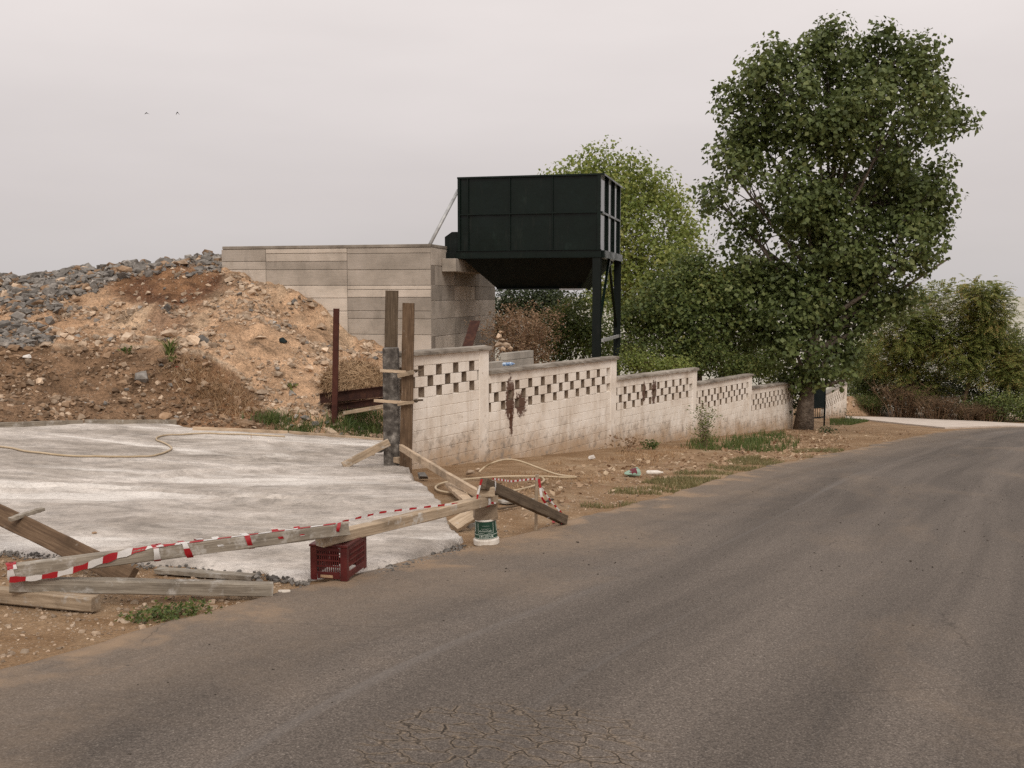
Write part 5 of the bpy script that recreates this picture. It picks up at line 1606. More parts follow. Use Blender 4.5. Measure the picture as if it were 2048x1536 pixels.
tape('tape scrap on the ground under the low end of the dark timber', [gp(1113, 1036) + Vector((0, 0, 0.06)), gp(1107, 1046) + Vector((0, 0, 0.005))], [(1, 0, 0)], 0.05, None, 0.2, 1.0)

# ------------------------------------------------------------------ hoses
M['hose'] = simple('dusty_hose', [(0.3, (0.38, 0.29, 0.18)), (0.7, (0.54, 0.43, 0.30))], 3, 0.6, spec=0.3)
def smooth_path(P, n):
    P = [Vector(p) for p in P]; out = []
    for i in range(len(P) - 1):
        p0 = P[max(i - 1, 0)]; p1 = P[i]; p2 = P[i + 1]; p3 = P[min(i + 2, len(P) - 1)]
        for k in range(n):
            t = k / n
            out.append(0.5 * ((2 * p1) + (p2 - p0) * t + (2 * p0 - 5 * p1 + 4 * p2 - p3) * t * t + (3 * p1 - p0 - 3 * p2 + p3) * t ** 3))
    out.append(P[-1]); return out
hp1 = [gp(x, y, 0.06) for x, y in [(-120, 878), (-50, 888), (0, 894), (60, 905), (150, 914), (230, 915), (300, 912), (335, 903), (343, 896), (330, 886), (313, 879), (322, 873), (360, 870), (420, 869), (500, 872), (570, 876)]]
pts = smooth_path(hp1, 8)
pts = [Vector((p.x, p.y, drive_z(p.x, p.y) + 0.02)) for p in pts]
for _ in range(3):
    pts = [pts[0]] + [Vector((pts[i].x, pts[i].y, max(pts[i].z, (pts[i - 1].z + pts[i].z + pts[i + 1].z) / 3))) for i in range(1, len(pts) - 1)] + [pts[-1]]
mb = MB(); mb.tube(pts, 0.0165, 8); tag(mb.build('hose', M['hose'], smooth=True), 'tan hose lying in a loop across the concrete drive', 'hose')
hp2 = [(958, 944, 0.02), (970, 934, 0.10), (990, 924, 0.2), (1015, 919, 0.22), (1042, 923, 0.2), (1080, 937, 0.1), (1115, 949, 0.03), (1152, 954, 0.02), (1130, 955, 0.02), (1085, 953, 0.02), (1010, 953, 0.02), (950, 957, 0.02), (905, 962, 0.02), (880, 968, 0.02),
       (871, 975, 0.02), (880, 982, 0.02), (910, 986, 0.02), (960, 986, 0.02), (1000, 985, 0.02), (1040, 979, 0.02), (1072, 970, 0.02), (1088, 961, 0.02), (1083, 954, 0.03)]
pts = smooth_path([gp(x, y, h) for x, y, h in hp2], 7)
mb = MB(); mb.tube(pts, 0.017, 8); tag(mb.build('hose', M['hose'], smooth=True), 'tan hose coiled on the verge in front of the wall', 'hose')

# ------------------------------------------------------------------ rusty post and beams
rp = at(668, 838, 23.5); rt = at(672, 617, 23.5)
mb = MB()
wq, tq = 0.125, 0.012
cx2 = rp.x; zc = (rp.z - 0.3 + rt.z) / 2; hh = rt.z - rp.z + 0.3
lean = Matrix.Rotation(math.atan2(rt.x - rp.x, hh), 3, 'Y')
cc = Vector(((rp.x + rt.x) / 2, rp.y, zc))
mb.box(cc, (wq, tq, hh), lean); mb.box(cc + Vector((-wq / 2 + tq / 2, 0.056, 0)), (tq, 0.098, hh), lean); mb.box(cc + Vector((wq / 2 - tq / 2, 0.056, 0)), (tq, 0.098, hh), lean)
tag(mb.build('steel_post', M['rust_red'], bevel=0.002), 'single upright rusty red steel post in front of the bank', 'post')
def ibeam(label, a, b, h=0.2, w=0.12, mat='rust'):
    mb = MB(); mb.bar(a, b, 0.012, h - 0.03)
    u = Vector((0, 0, h / 2 - 0.0075)); mb.bar(a + u, b + u, w, 0.015); mb.bar(a - u, b - u, w, 0.015)
    return tag(mb.build('steel_beam', M[mat]), label, 'beam')
ibeam('top rusty beam in the pile between the red post and gate post', at(640, 797, 24.4), at(800, 779, 22.6), 0.24, 0.14)
ibeam('second rusty beam from the top in the pile behind the red post', at(662, 816, 24.2), at(800, 797, 22.6), 0.16, 0.14)
plank('beam_plank', 'yellowish plank under the rusty beams left of the gate post', 'plank', at(690, 826, 23.6), at(800, 808, 22.6), 0.12, 0.09, 'wood', seed=70)
plank('log', 'thick tan log end lying among the stones at the drive edge', 'log', gp(638, 850, 0.2), gp(670, 872, 0.1), 0.15, 0.15, 'wood_pale', seed=71)

# ------------------------------------------------------------------ small litter
M['bag'] = plastic('pale_green_plastic', (0.33, 0.46, 0.36)); M['bag_red'] = plastic('dark_red_print', (0.16, 0.02, 0.03))
def crumple(name, label, cat, c, r, sq, mat, seed, amp=0.35, mat2=None):
    bm = bmesh.new(); bmesh.ops.create_icosphere(bm, subdivisions=3, radius=1.0)
    rr = random.Random(seed)
    pl = [(Vector((rr.gauss(0, 1), rr.gauss(0, 1), rr.gauss(0, 1))).normalized(), rr.uniform(0.45, 0.85)) for _ in range(16)]
    for v_ in bm.verts:
        d = v_.co.normalized(); s = 1.0
        for n, k in pl:
            q = d.dot(n)
            if q > 0.3: s = min(s, k / q)
        s *= 1 + amp * 0.3 * (rr.random() - 0.5)
        v_.co = Vector((d.x * sq[0], d.y * sq[1], d.z * sq[2])) * s * r
        if v_.co.z < -0.3 * r * sq[2]: v_.co.z = -0.3 * r * sq[2]
    me = bpy.data.meshes.new(name); bm.to_mesh(me); bm.free()
    mats = [mat] + ([mat2] if mat2 else [])
    for m_ in mats: me.materials.append(m_)
    if mat2:
        for p in me.polygons:
            if p.normal.y < -0.2 and abs(p.center.x - 0.1 * r) < 0.3 * r and p.center.z > 0.1 * r * sq[2]: p.material_index = 1
    return tag(link_mesh(name, me, mats, None, Vector(c) + Vector((0, 0, 0.3 * r * sq[2]))), label, cat)
crumple('plastic_bag', 'crumpled pale green plastic bag on the verge', 'bag', gp(1264, 951), 0.21, (1.0, 0.7, 0.62), M['bag'], 4, mat2=M['bag_red'])
pw = gp(1308, 950)
mb = MB(); mb.lathe([(0.012, 0), (0.03, 0.005), (0.04, 0.03), (0.04, 0.2), (0.025, 0.25), (0.016, 0.27), (0.018, 0.3), (0.005, 0.3)], pw + Vector((-0.14, 0, 0.045)), 14, R=Matrix.Rotation(math.pi / 2, 3, 'Y') @ Matrix.Rotation(0.2, 3, 'Z'))
tag(mb.build('plastic_bottle', M['white_plastic'], smooth=True), 'cream plastic bottle lying right of the green bag', 'bottle')
n = NT('blue_pet'); M['pet_blue'] = n.done(n.ramp(n.noise(20, 3), [(0.4, (0.08, 0.18, 0.38)), (0.6, (0.5, 0.6, 0.7))]), 0.2, None, 0.5)
cpnt = plane_pt(1018, 733, WP3 - Vector((0.866, -0.5, 0)) * 0.1, Vector((WN[0], WN[1], 0)))
mb = MB(); mb.lathe([(0.01, 0), (0.034, 0.006), (0.04, 0.03), (0.036, 0.1), (0.04, 0.2), (0.03, 0.26), (0.014, 0.29), (0.016, 0.31), (0.005, 0.31)], cpnt + Vector((-0.13, -0.06, 0.048)), 14, R=Matrix.Rotation(math.radians(38), 3, 'Z') @ Matrix.Rotation(math.pi / 2, 3, 'Y'))
tag(mb.build('plastic_bottle', M['pet_blue'], smooth=True), 'blue plastic water bottle lying on top of the whitewashed wall', 'bottle')
M['paper'] = simple('dirty_paper', [(0.3, (0.5, 0.44, 0.37)), (0.7, (0.68, 0.62, 0.55))], 8, 0.8, 0.4)
one_rock('brick_piece', 'rock_white', gp(1184, 919) + Vector((0, 0, 0.05)), 0.10, (1.1, 0.7, 0.8), None, 'pale broken brick on the verge close to the wall', 'brick', seed=3)
crumple('red_scrap', 'small red plastic scrap in the hollow below the green weed', 'scrap', surf(352, 735), 0.13, (1.2, 0.6, 0.35), M['tape_red'], 9)
crumple('cloth_scrap', 'dark green cloth scrap on the sandy slope', 'scrap', surf(566, 686), 0.17, (1.0, 0.6, 0.8), M['gate_green'], 12)
crumple('brown_scrap', 'small brown clod lying on the middle of the drive', 'scrap', Vector((gp(190, 1076).x, gp(190, 1076).y, drive_z(gp(190, 1076).x, gp(190, 1076).y))), 0.035, (1.2, 0.8, 0.6), M['rock_brown'], 15)
crumple('paper_scrap', 'pale torn paper scrap near the end of the long flat timber', 'paper', gp(566, 1186), 0.055, (1.2, 0.8, 0.4), M['paper'], 16)
crumple('blue_sack', 'bluish grey sack at the far edge of the pale lane', 'sack', gp(1783, 834), 0.42, (1.0, 0.7, 0.8), M['rock_grey'], 17)

# ------------------------------------------------------------------ two birds
M['bird'] = simple('dark_feathers', [(0.3, (0.03, 0.028, 0.028)), (0.7, (0.07, 0.065, 0.06))], 20, 0.8)
def bird(label, px, py, Yd, span, dih):
    c = at(px, py, Yd); mb = MB(); s = span / 2
    mb.tube([c + Vector((0, -0.11, 0)), c + Vector((0, -0.06, 0.01)), c, c + Vector((0, 0.07, 0)), c + Vector((0, 0.13, 0.01))], [0.008, 0.025, 0.03, 0.018, 0.004], 8)
    for sg in (-1, 1):
        q = [Vector((0.01 * sg, -0.05, 0)), Vector((0.01 * sg, 0.05, 0)), Vector((s * 0.5 * sg, 0.04, -dih * 0.35)), Vector((s * 0.5 * sg, -0.06, -dih * 0.35)), Vector((s * sg, 0.05, -dih)), Vector((s * 0.95 * sg, 0.0, -dih * 0.95))]
        top = [c + p + Vector((0, 0, 0.012)) for p in q]; bot = [c + p for p in q]
        mb.add(top + bot, [(0, 1, 2, 3), (3, 2, 4, 5), (9, 8, 7, 6), (11, 10, 8, 9), (0, 3, 9, 6), (3, 5, 11, 9), (5, 4, 10, 11), (4, 2, 8, 10), (2, 1, 7, 8)])
    mb.add([c + Vector((0, 0.1, 0.005)), c + Vector((-0.04, 0.2, 0)), c + Vector((0.04, 0.2, 0)), c + Vector((0, 0.1, -0.005))], [(0, 1, 2), (3, 2, 1)])
    return tag(mb.build('bird', M['bird']), label, 'bird', 'birds in the sky')
bird('left of the two small birds flying high over the bank', 293.5, 226, 60, 0.26, 0.07)
bird('right of the two small birds flying high over the bank', 355, 225, 60, 0.19, 0.13)

# ------------------------------------------------------------------ vegetation
def unit(v): return v / np.maximum(np.linalg.norm(v, axis=-1, keepdims=True), 1e-9)
def leaf_arrays(C, size, hang=0.5, up=0.5, width=0.42, wide_at=0.38, outn=None):
    N = len(C)
    d = rng.normal(size=(N, 3)); d[:, 2] = d[:, 2] * 0.6 - hang; d = unit(d)
    nrm = rng.normal(size=(N, 3)) * (0.8 if outn is None else 0.5); nrm[:, 2] += up
    if outn is not None: nrm = nrm + outn
    nrm = unit(nrm)
    s = unit(np.cross(d, nrm)); nrm = np.cross(s, d)
    sz = size[:, None]
    fold = nrm * sz * rng.uniform(0.0, 0.14, (N, 1))
    p0 = C; p2 = C + d * sz - nrm * sz * 0.08
    p1 = C + d * sz * wide_at + s * sz * width + fold; p3 = C + d * sz * wide_at - s * sz * width + fold
    V = np.stack([p0, p1, p2, p3], 1).reshape(-1, 3)
    F = np.arange(N * 4).reshape(N, 4)
    return V, F

def frond_arrays(B, D, L, npair=7, droop=0.45, leaflet=0.13):
    """pinnate leaves: B base points, D directions, L lengths"""
    N = len(B); Vs = []
    side = unit(np.cross(D, np.array([0, 0, 1.0])))
    for k in range(npair):
        f = (k + 1.0) / npair
        pos = B + D * (L * f)[:, None]; pos[:, 2] -= droop * L * f * f
        tang = D.copy(); tang[:, 2] -= 2 * droop * f; tang = unit(tang)
        for sg in (-1, 1):
            ax = unit(side * sg + tang * 0.45 + np.array([0, 0, -0.35]) + rng.normal(size=(N, 3)) * 0.12)
            wv = unit(np.cross(ax, np.cross(tang, side * sg)) + rng.normal(size=(N, 3)) * 0.2)
            l = leaflet * 1.3 * (1.0 - 0.35 * abs(f - 0.5)) * rng.uniform(0.85, 1.15, N)
            p0 = pos; p2 = pos + ax * l[:, None]
            m = pos + ax * (l * 0.4)[:, None]
            Vs.append(np.stack([p0, m + tang * (l * 0.23)[:, None], p2, m - tang * (l * 0.23)[:, None]], 1))
    V = np.stack(Vs, 1).reshape(-1, 3)
    return V, np.arange(len(V)).reshape(-1, 4)

def lobes_px(L, Yd, depth=1.0, seed=0, spread=2.0):
    r = random.Random(seed); out = []
    k = Yd / FPX
    for (px, py, rx, ry) in L:
        y = Yd + r.uniform(-spread, spread)
        c = at(px, py, y); kk = y / FPX
        out.append((np.array(c), np.array([rx * kk, 0.5 * (rx + ry) * kk * depth, ry * kk])))
    return out

def lobe_points(lobes, n, lo=0.25, power=0.55):
    vol = np.array([np.prod(r) ** 0.75 for _, r in lobes]); vol /= vol.sum()
    idx = rng.choice(len(lobes), n, p=vol)
    u_ = unit(rng.normal(size=(n, 3)))
    rad = lo + (1 - lo) * rng.random(n) ** power
    C = np.array([l[0] for l in lobes])[idx]; R = np.array([l[1] for l in lobes])[idx]
    return C + u_ * R * rad[:, None], idx

M['bark'] = simple('grey_bark', [(0.3, (0.07, 0.055, 0.042)), (0.5, (0.14, 0.11, 0.085)), (0.72, (0.24, 0.2, 0.16))], 6, 0.95, 0.9, 14, 0.06)
M['twig'] = simple('brown_twig', [(0.3, (0.10, 0.065, 0.04)), (0.7, (0.2, 0.14, 0.09))], 6, 0.95)
M['twig_dry'] = simple('dry_twig', [(0.3, (0.2, 0.12, 0.07)), (0.7, (0.36, 0.24, 0.15))], 6, 0.95)

def make_tree(name, label, cat, base, trunk_r, lobes, nclus, per, leaf, clr, mat, bark='bark', hang=0.5, up=0.5, group=None, style='leaf', trunk_top=None,
              twigs=True, lo=0.25, width=0.42, droop=0.45, npair=7, flat=0.8, limb_r=0.4):
    base = Vector(base)
    root = empty(name, base, label, cat, group)
    C, idx = lobe_points(lobes, nclus, lo)
    C[:, 2] = np.maximum(C[:, 2], base.z + 0.15)
    if style == 'leaf':
        cnt = np.maximum(3, (per * rng.uniform(0.35, 1.5, nclus)).astype(int))
        cc = np.repeat(C, cnt, 0)
        off = rng.normal(size=(len(cc), 3)); ln = np.linalg.norm(off, axis=1, keepdims=True); off = off * np.minimum(1, 1.9 / ln) * clr * np.array([1, 1, flat])
        lc_ = np.array([l[0] for l in lobes])[np.repeat(idx, cnt)]; lr_ = np.array([l[1] for l in lobes])[np.repeat(idx, cnt)]
        outn = unit(off / clr * 0.7 + (cc - lc_) / lr_ * 0.6)
        pts = cc + off
        sz = leaf * rng.uniform(0.45, 1.35, len(pts))
        V, F = leaf_arrays(pts, sz, hang, up, width, outn=outn)
    else:
        cnt = np.maximum(2, (per * rng.uniform(0.5, 1.4, nclus)).astype(int))
        cc = np.repeat(C, cnt, 0) + rng.normal(size=(cnt.sum(), 3)) * clr
        D = rng.normal(size=(len(cc), 3)); D[:, 2] = np.abs(D[:, 2]) * 0.3 + 0.1
        ctr = np.array([l[0] for l in lobes])[np.repeat(idx, cnt)]
        D = unit(D + 0.9 * unit(cc - ctr))
        V, F = frond_arrays(cc, D, leaf * rng.uniform(0.7, 1.3, len(cc)), npair, droop)
    keep = V[:, 2].reshape(-1, 4).min(1) > -1e9
    centred('crown', V, F, M[mat], root)
    # trunk, limbs and twigs
    mb = MB()
    allc = np.array([l[0] for l in lobes])
    top = Vector(trunk_top) if trunk_top is not None else Vector((allc[:, 0].mean(), allc[:, 1].mean(), allc[:, 2].max() - 0.3))
    nseg = 10; tr = []
    for i in range(nseg + 1):
        f = i / nseg
        wob = math.sin(f * 5 + base.x) * 0.12 * f * trunk_r * 3
        tr.append(base.lerp(top, f) + Vector((wob, wob * 0.6, 0)))
    tr[0].z -= 0.2
    rs = [trunk_r * (1.35 if i == 0 else 1.0) * (1 - 0.93 * (i / nseg) ** 0.85) for i in range(nseg + 1)]
    mb.tube(tr, rs, 10)
    H = top.z - base.z
    limb_ends = []
    for c, r in lobes:
        c = Vector(c)
        f = max(0.12, min(0.85, ((c.z - base.z) / max(H, 0.1)) * 0.62 - 0.02))
        s = base.lerp(top, f); k = int(f * nseg); s = tr[k].lerp(tr[min(k + 1, nseg)], f * nseg - k)
        mid = s.lerp(c, 0.5) + Vector((0, 0, -0.05 * (c - s).length)) + Vector((rnd.uniform(-.2, .2), rnd.uniform(-.2, .2), 0)) * r[0] * 0.4
        r0 = max(0.02, rs[k] * limb_r)
        mb.tube([s, mid, c], [r0, r0 * 0.7, r0 * 0.35], 6)
        limb_ends.append((mid, c, r0))
    if twigs:
        sel = rng.permutation(nclus)[:min(nclus, 420)]
        for i in sel:
            mid, c, r0 = limb_ends[idx[i]]
            p = Vector(C[i]); st_ = mid.lerp(c, rnd.uniform(0.3, 1.0))
            m_ = st_.lerp(p, 0.5) + Vector((rnd.uniform(-.1, .1), rnd.uniform(-.1, .1), rnd.uniform(0, .15))) * (p - st_).length
            mb.tube([st_, m_, p], [r0 * 0.28, r0 * 0.2, 0.006], 4, cap=False)
    mb.build('trunk', M[bark], root, smooth=True)
    return root

M['leaf_poplar'] = leaf_material('poplar_leaf', [(0.0, (0.034, 0.049, 0.015)), (0.35, (0.083, 0.112, 0.032)), (0.7, (0.142, 0.175, 0.056)), (1.0, (0.26, 0.28, 0.11))], 0.28, 0.5)
M['leaf_yellow'] = leaf_material('yellowing_leaf', [(0.0, (0.08, 0.115, 0.03)), (0.4, (0.185, 0.235, 0.055)), (0.75, (0.29, 0.325, 0.09)), (1.0, (0.42, 0.41, 0.16))], 0.4, 0.4)
M['leaf_mid'] = leaf_material('shrub_leaf', [(0.0, (0.035, 0.053, 0.016)), (0.4, (0.09, 0.125, 0.033)), (0.75, (0.16, 0.19, 0.052)), (1.0, (0.30, 0.275, 0.085))], 0.33, 0.7)
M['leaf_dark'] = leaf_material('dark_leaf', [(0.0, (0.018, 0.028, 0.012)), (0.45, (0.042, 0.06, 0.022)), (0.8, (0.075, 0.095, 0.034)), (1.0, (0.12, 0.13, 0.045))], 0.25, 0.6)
M['leaf_ail'] = leaf_material('pinnate_leaf', [(0.0, (0.06, 0.08, 0.024)), (0.4, (0.155, 0.19, 0.05)), (0.66, (0.25, 0.265, 0.075)), (0.84, (0.42, 0.31, 0.12)), (1.0, (0.5, 0.3, 0.13))], 0.45, 0.55)
M['leaf_bright'] = leaf_material('bright_leaf', [(0.0, (0.06, 0.09, 0.02)), (0.5, (0.14, 0.19, 0.045)), (1.0, (0.24, 0.28, 0.08))], 0.4, 0.7)
M['leaf_dry'] = leaf_material('dry_leaf', [(0.0, (0.12, 0.08, 0.045)), (0.4, (0.22, 0.15, 0.08)), (0.7, (0.30, 0.19, 0.12)), (1.0, (0.36, 0.27, 0.15))], 0.3, 0.8)
M['leaf_brown'] = leaf_material('brown_leaf', [(0.0, (0.05, 0.035, 0.02)), (0.5, (0.11, 0.075, 0.04)), (0.8, (0.17, 0.11, 0.06)), (1.0, (0.12, 0.13, 0.05))], 0.3, 0.8)
M['grass_green'] = leaf_material('green_grass', [(0.0, (0.035, 0.055, 0.015)), (0.5, (0.08, 0.12, 0.03)), (1.0, (0.19, 0.2, 0.075))], 0.3, 1.5)
M['grass_olive'] = leaf_material('olive_grass', [(0.0, (0.10, 0.095, 0.04)), (0.5, (0.18, 0.165, 0.07)), (1.0, (0.33, 0.27, 0.14))], 0.3, 1.5)
M['grass_dry'] = leaf_material('dry_grass', [(0.0, (0.23, 0.145, 0.075)), (0.5, (0.39, 0.26, 0.145)), (1.0, (0.56, 0.41, 0.25))], 0.25, 2.0)

# --- the big poplar
L = [(1555, 135, 85, 75), (1660, 100, 75, 70), (1790, 105, 80, 75), (1860, 140, 30, 50), (1495, 235, 70, 80), (1640, 235, 110, 105), (1790, 235, 105, 100), (1885, 230, 48, 55),
     (1470, 350, 65, 75), (1610, 375, 115, 105), (1770, 370, 110, 100), (1860, 390, 52, 85), (1425, 390, 32, 30), (1520, 490, 90, 75), (1670, 500, 125, 95), (1820, 505, 95, 75), (1900, 515, 30, 35),
     (1490, 590, 90, 65), (1600, 610, 115, 80), (1720, 610, 105, 68), (1815, 590, 55, 38), (1590, 700, 80, 58), (1665, 695, 60, 60), (1510, 660, 55, 45), (1620, 755, 50, 30), (1690, 760, 22, 20), (1722, 118, 62, 60), (1725, 190, 60, 60), (1608, 765, 48, 26), (1570, 760, 28, 22), (1560, 560, 80, 60)]
tb = gp(1606, 858)
make_tree('poplar_tree', 'tall dark green poplar at the far end of the wall', 'tree', tb, 0.31, lobes_px([(a_, b_, c_ * 0.9, d_ * 0.93) for a_, b_, c_, d_ in [(q0, q1 + (18 if q1 < 200 else 0), q2, q3) for q0, q1, q2, q3 in L]], 40.0, 0.9, 3, 1.1), 600, 104, 0.19, 0.37, 'leaf_poplar', hang=0.55, up=0.45,
          trunk_top=at(1690, 120, 40.5), width=0.46, limb_r=0.5)
# suckers round its foot
make_tree('poplar_sucker', 'dark leafy suckers growing at the poplar foot beside the wall end', 'shrub', gp(1577, 856), 0.04, lobes_px([(1578, 800, 12, 40), (1572, 770, 18, 25)], 40.6, 1, 5, .2), 40, 26, 0.11, 0.16, 'leaf_dark')

# --- trees behind the hopper
L = [(1220, 325, 55, 42), (1150, 345, 48, 35), (1290, 370, 65, 50), (1215, 400, 75, 60), (1345, 400, 38, 45), (1355, 470, 48, 50), (1280, 480, 80, 70), (1390, 440, 18, 35), (1320, 560, 75, 60), (1230, 560, 60, 60)]
p = at(1290, 720, 62); bz = gz(p.x, p.y)
make_tree('yellowing_tree', 'tall yellow-green tree rising behind the hopper', 'tree', (p.x, p.y, bz), 0.2, lobes_px([(a_, b_ + 14, c_, d_) for a_, b_, c_, d_ in L], 62.0, 1.0, 7, 2.0), 330, 70, 0.22, 0.55, 'leaf_yellow', hang=0.4, up=0.6)
L = [(1400, 540, 55, 45), (1435, 600, 60, 60), (1350, 610, 75, 60), (1455, 670, 55, 50), (1370, 680, 70, 50), (1290, 640, 70, 50), (1480, 570, 30, 30)]
p = at(1400, 770, 41)
make_tree('green_tree', 'mid green tree between the hopper legs and the poplar', 'tree', (p.x, p.y, gz(p.x, p.y)), 0.16, lobes_px(L, 40.5, 1.0, 9, 1.2), 300, 66, 0.15, 0.4, 'leaf_mid', hang=0.45, up=0.5)
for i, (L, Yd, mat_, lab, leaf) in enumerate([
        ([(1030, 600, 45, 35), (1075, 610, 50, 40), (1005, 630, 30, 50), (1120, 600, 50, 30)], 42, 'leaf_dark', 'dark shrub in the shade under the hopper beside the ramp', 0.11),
        ([(1120, 650, 50, 45), (1160, 640, 50, 50), (1140, 690, 60, 40), (1090, 690, 40, 40), (1195, 680, 40, 50)], 38, 'leaf_mid', 'rounded green bush behind the dry bush under the hopper', 0.11),
        ([(1260, 690, 50, 40), (1310, 710, 55, 35)], 39.5, 'leaf_mid', 'leafy bush just right of the hopper legs', 0.10),
        ([(1370, 720, 45, 28), (1420, 715, 45, 35)], 38.5, 'leaf_mid', 'leafy bush behind the third stretch of the wall', 0.10),
        ([(1270, 725, 40, 18), (1340, 738, 40, 16)], 34, 'leaf_yellow', 'yellowish low bush showing over the wall top', 0.08),
        ([(1480, 735, 30, 22), (1455, 745, 25, 15)], 40, 'leaf_mid', 'small bush over the fourth stretch of the wall', 0.09),
        ([(1496, 700, 30, 25), (1490, 735, 35, 22), (1530, 735, 35, 30), (1555, 700, 25, 25)], 50, 'leaf_bright', 'pale green shrub seen through the gap left of the poplar', 0.11)]):
    xs = [l[0] for l in L]; p = at(sum(xs) / len(xs), 760, Yd)
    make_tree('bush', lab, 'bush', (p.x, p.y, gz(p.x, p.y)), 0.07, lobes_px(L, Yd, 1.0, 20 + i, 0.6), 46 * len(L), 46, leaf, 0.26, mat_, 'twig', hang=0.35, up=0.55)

# --- right side: pinnate trees, dark thicket
L = [(1835, 625, 40, 45), (1800, 665, 50, 40), (1870, 670, 45, 45), (1780, 715, 50, 40), (1850, 720, 55, 45), (1880, 600, 25, 35), (1830, 770, 60, 35)]
p = gp(1850, 838)
make_tree('pinnate_tree', 'feathery green and rust tinged tree left of the far bend', 'tree', (p.x, p.y + 2, gz(p.x, p.y + 2)), 0.13, lobes_px(L, p.y + 2, 1.0, 41, 1.2), 380, 12, 0.62, 0.28, 'leaf_ail', 'twig', style='frond', group='feathery trees at the bend')
L = [(1965, 590, 42, 30), (1935, 610, 30, 40), (1990, 620, 25, 40), (1950, 660, 45, 40), (1990, 680, 42, 40), (2025, 690, 25, 35), (1920, 700, 40, 35), (1970, 725, 60, 30), (2035, 735, 35, 30)]
p = gp(1950, 842)
make_tree('pinnate_tree', 'taller feathery tree right of the far bend against the sky', 'tree', (p.x, p.y + 2, gz(p.x, p.y + 2)), 0.15, lobes_px(L, p.y + 2, 1.0, 43, 1.2), 380, 12, 0.62, 0.28, 'leaf_ail', 'twig', style='frond', group='feathery trees at the bend')
for i, (L, Yd, mat_, lab, leaf, nm) in enumerate([
        ([(1728, 705, 28, 26), (1745, 735, 30, 22), (1710, 740, 20, 25)], 66, 'leaf_bright', 'bright green bush between the poplar and the feathery trees', 0.12, 'bush'),
        ([(1720, 780, 35, 28), (1760, 790, 40, 28), (1745, 755, 40, 25)], 64, 'leaf_mid', 'green bush behind the rubble past the far wall', 0.11, 'bush'),
        ([(1800, 780, 40, 30), (1850, 790, 45, 30), (1905, 770, 40, 45)], 63, 'leaf_dark', 'dark thicket behind the dry brush at the bend', 0.11, 'bush'),
        ([(2030, 700, 35, 45), (2000, 770, 55, 50), (2060, 770, 60, 60), (1950, 790, 45, 35)], 60, 'leaf_dark', 'dark thicket at the right edge of the view', 0.12, 'bush'),
        ([(1960, 815, 45, 18), (2010, 812, 45, 25), (2060, 815, 40, 28)], 57, 'leaf_mid', 'low green bush beside the road at the right edge', 0.10, 'bush')]):
    xs = [l[0] for l in L]; p = at(sum(xs) / len(xs), 790, Yd)
    make_tree(nm, lab, 'bush', (p.x, p.y, gz(p.x, p.y)), 0.08, lobes_px(L, Yd, 1.0, 50 + i, 0.8), 70 * len(L), 46, leaf, 0.34, mat_, 'twig', hang=0.35, up=0.5)

def brush(name, label, base, spread, height, n, mat, leafmat=None, leaf=0.05, per=3, seed=0, lean=0.5, r0=0.012, cat='bush'):
    """bare twiggy bush: many thin branching stems, a few dry leaves"""
    r = random.Random(seed); base = Vector(base)
    root = empty(name, base, label, cat)
    mb = MB(); tips = []
    for i in range(n):
        a = r.uniform(0, 6.283); q = base + Vector((math.cos(a) * spread[0], math.sin(a) * spread[1], 0)) * r.random() * 0.7
        q.z = gz(q.x, q.y) - 0.05
        d = Vector((math.cos(a) * lean * r.random(), math.sin(a) * lean * r.random(), 1)); h = height * r.uniform(0.55, 1.05)
        p1 = q + d * h * 0.45 + Vector((r.uniform(-.08, .08), r.uniform(-.08, .08), 0)) * h; p2 = q + Vector((d.x * 1.5, d.y * 1.5, 1)) * h
        mb.tube([q, p1, p2], [r0, r0 * 0.7, r0 * 0.25], 3, cap=False)
        for k in range(4):
            f = r.uniform(0.3, 0.95); s = p1.lerp(p2, f) if f > 0.5 else q.lerp(p1, f * 2)
            e_ = s + Vector((r.gauss(0, 1), r.gauss(0, 1), r.uniform(0, 1.2))) * h * 0.17
            mb.tube([s, e_], [r0 * 0.5, r0 * 0.2], 3, cap=False); tips += [e_, s.lerp(e_, 0.6)]
        tips.append(p2)
    mb.build('stems', M[mat], root)
    if leafmat:
        T_ = np.repeat(np.array([tuple(t_) for t_ in tips]), per, 0); T_ = T_ + rng.normal(size=T_.shape) * leaf * 1.2
        V, F = leaf_arrays(T_, leaf * rng.uniform(0.6, 1.3, len(T_)), 0.1, 0.4, 0.3)
        centred('foliage', V, F, M[leafmat], root)
    return root
p = at(1045, 700, 31.5)
brush('dry_bush', 'tan and pinkish dry bush behind the low block wall', (p.x, p.y, gz(p.x, p.y)), (0.42, 0.4), at(1045, 632, 31.5).z - gz(p.x, p.y), 150, 'twig_dry', 'leaf_dry', 0.075, 9, 3, 0.16)
for i, (px, py, Yd, sx, h, lab) in enumerate([(1830, 838, 57, 1.3, 2.0, 'brown tangle of dry brush at the bend below the feathery tree'), (1900, 842, 55, 1.4, 1.3, 'dry brown brush beside the far road edge'),
                                   (1760, 834, 61, 1.3, 1.2, 'dry reddish brush at the edge of the pale lane'), (1985, 845, 53, 1.6, 0.9, 'low dry brush at the right end of the road')]):
    p = gp(px, py)
    brush('dry_brush', lab, (p.x, p.y + 1.5, gz(p.x, p.y + 1.5)), (sx, 0.9), h, 110, 'twig_dry', ('leaf_brown', 'leaf_brown', 'leaf_mid', 'leaf_brown')[i], 0.08, 6, 10 + i, 0.6, 0.016)
p = gp(1712, 832)
heap('rubble_heap', 'small heap of earth and rubble beyond the far wall', (p.x, p.y + 2.5), 1.8, 1.6, 1.35, M['rock_brown'], 5)
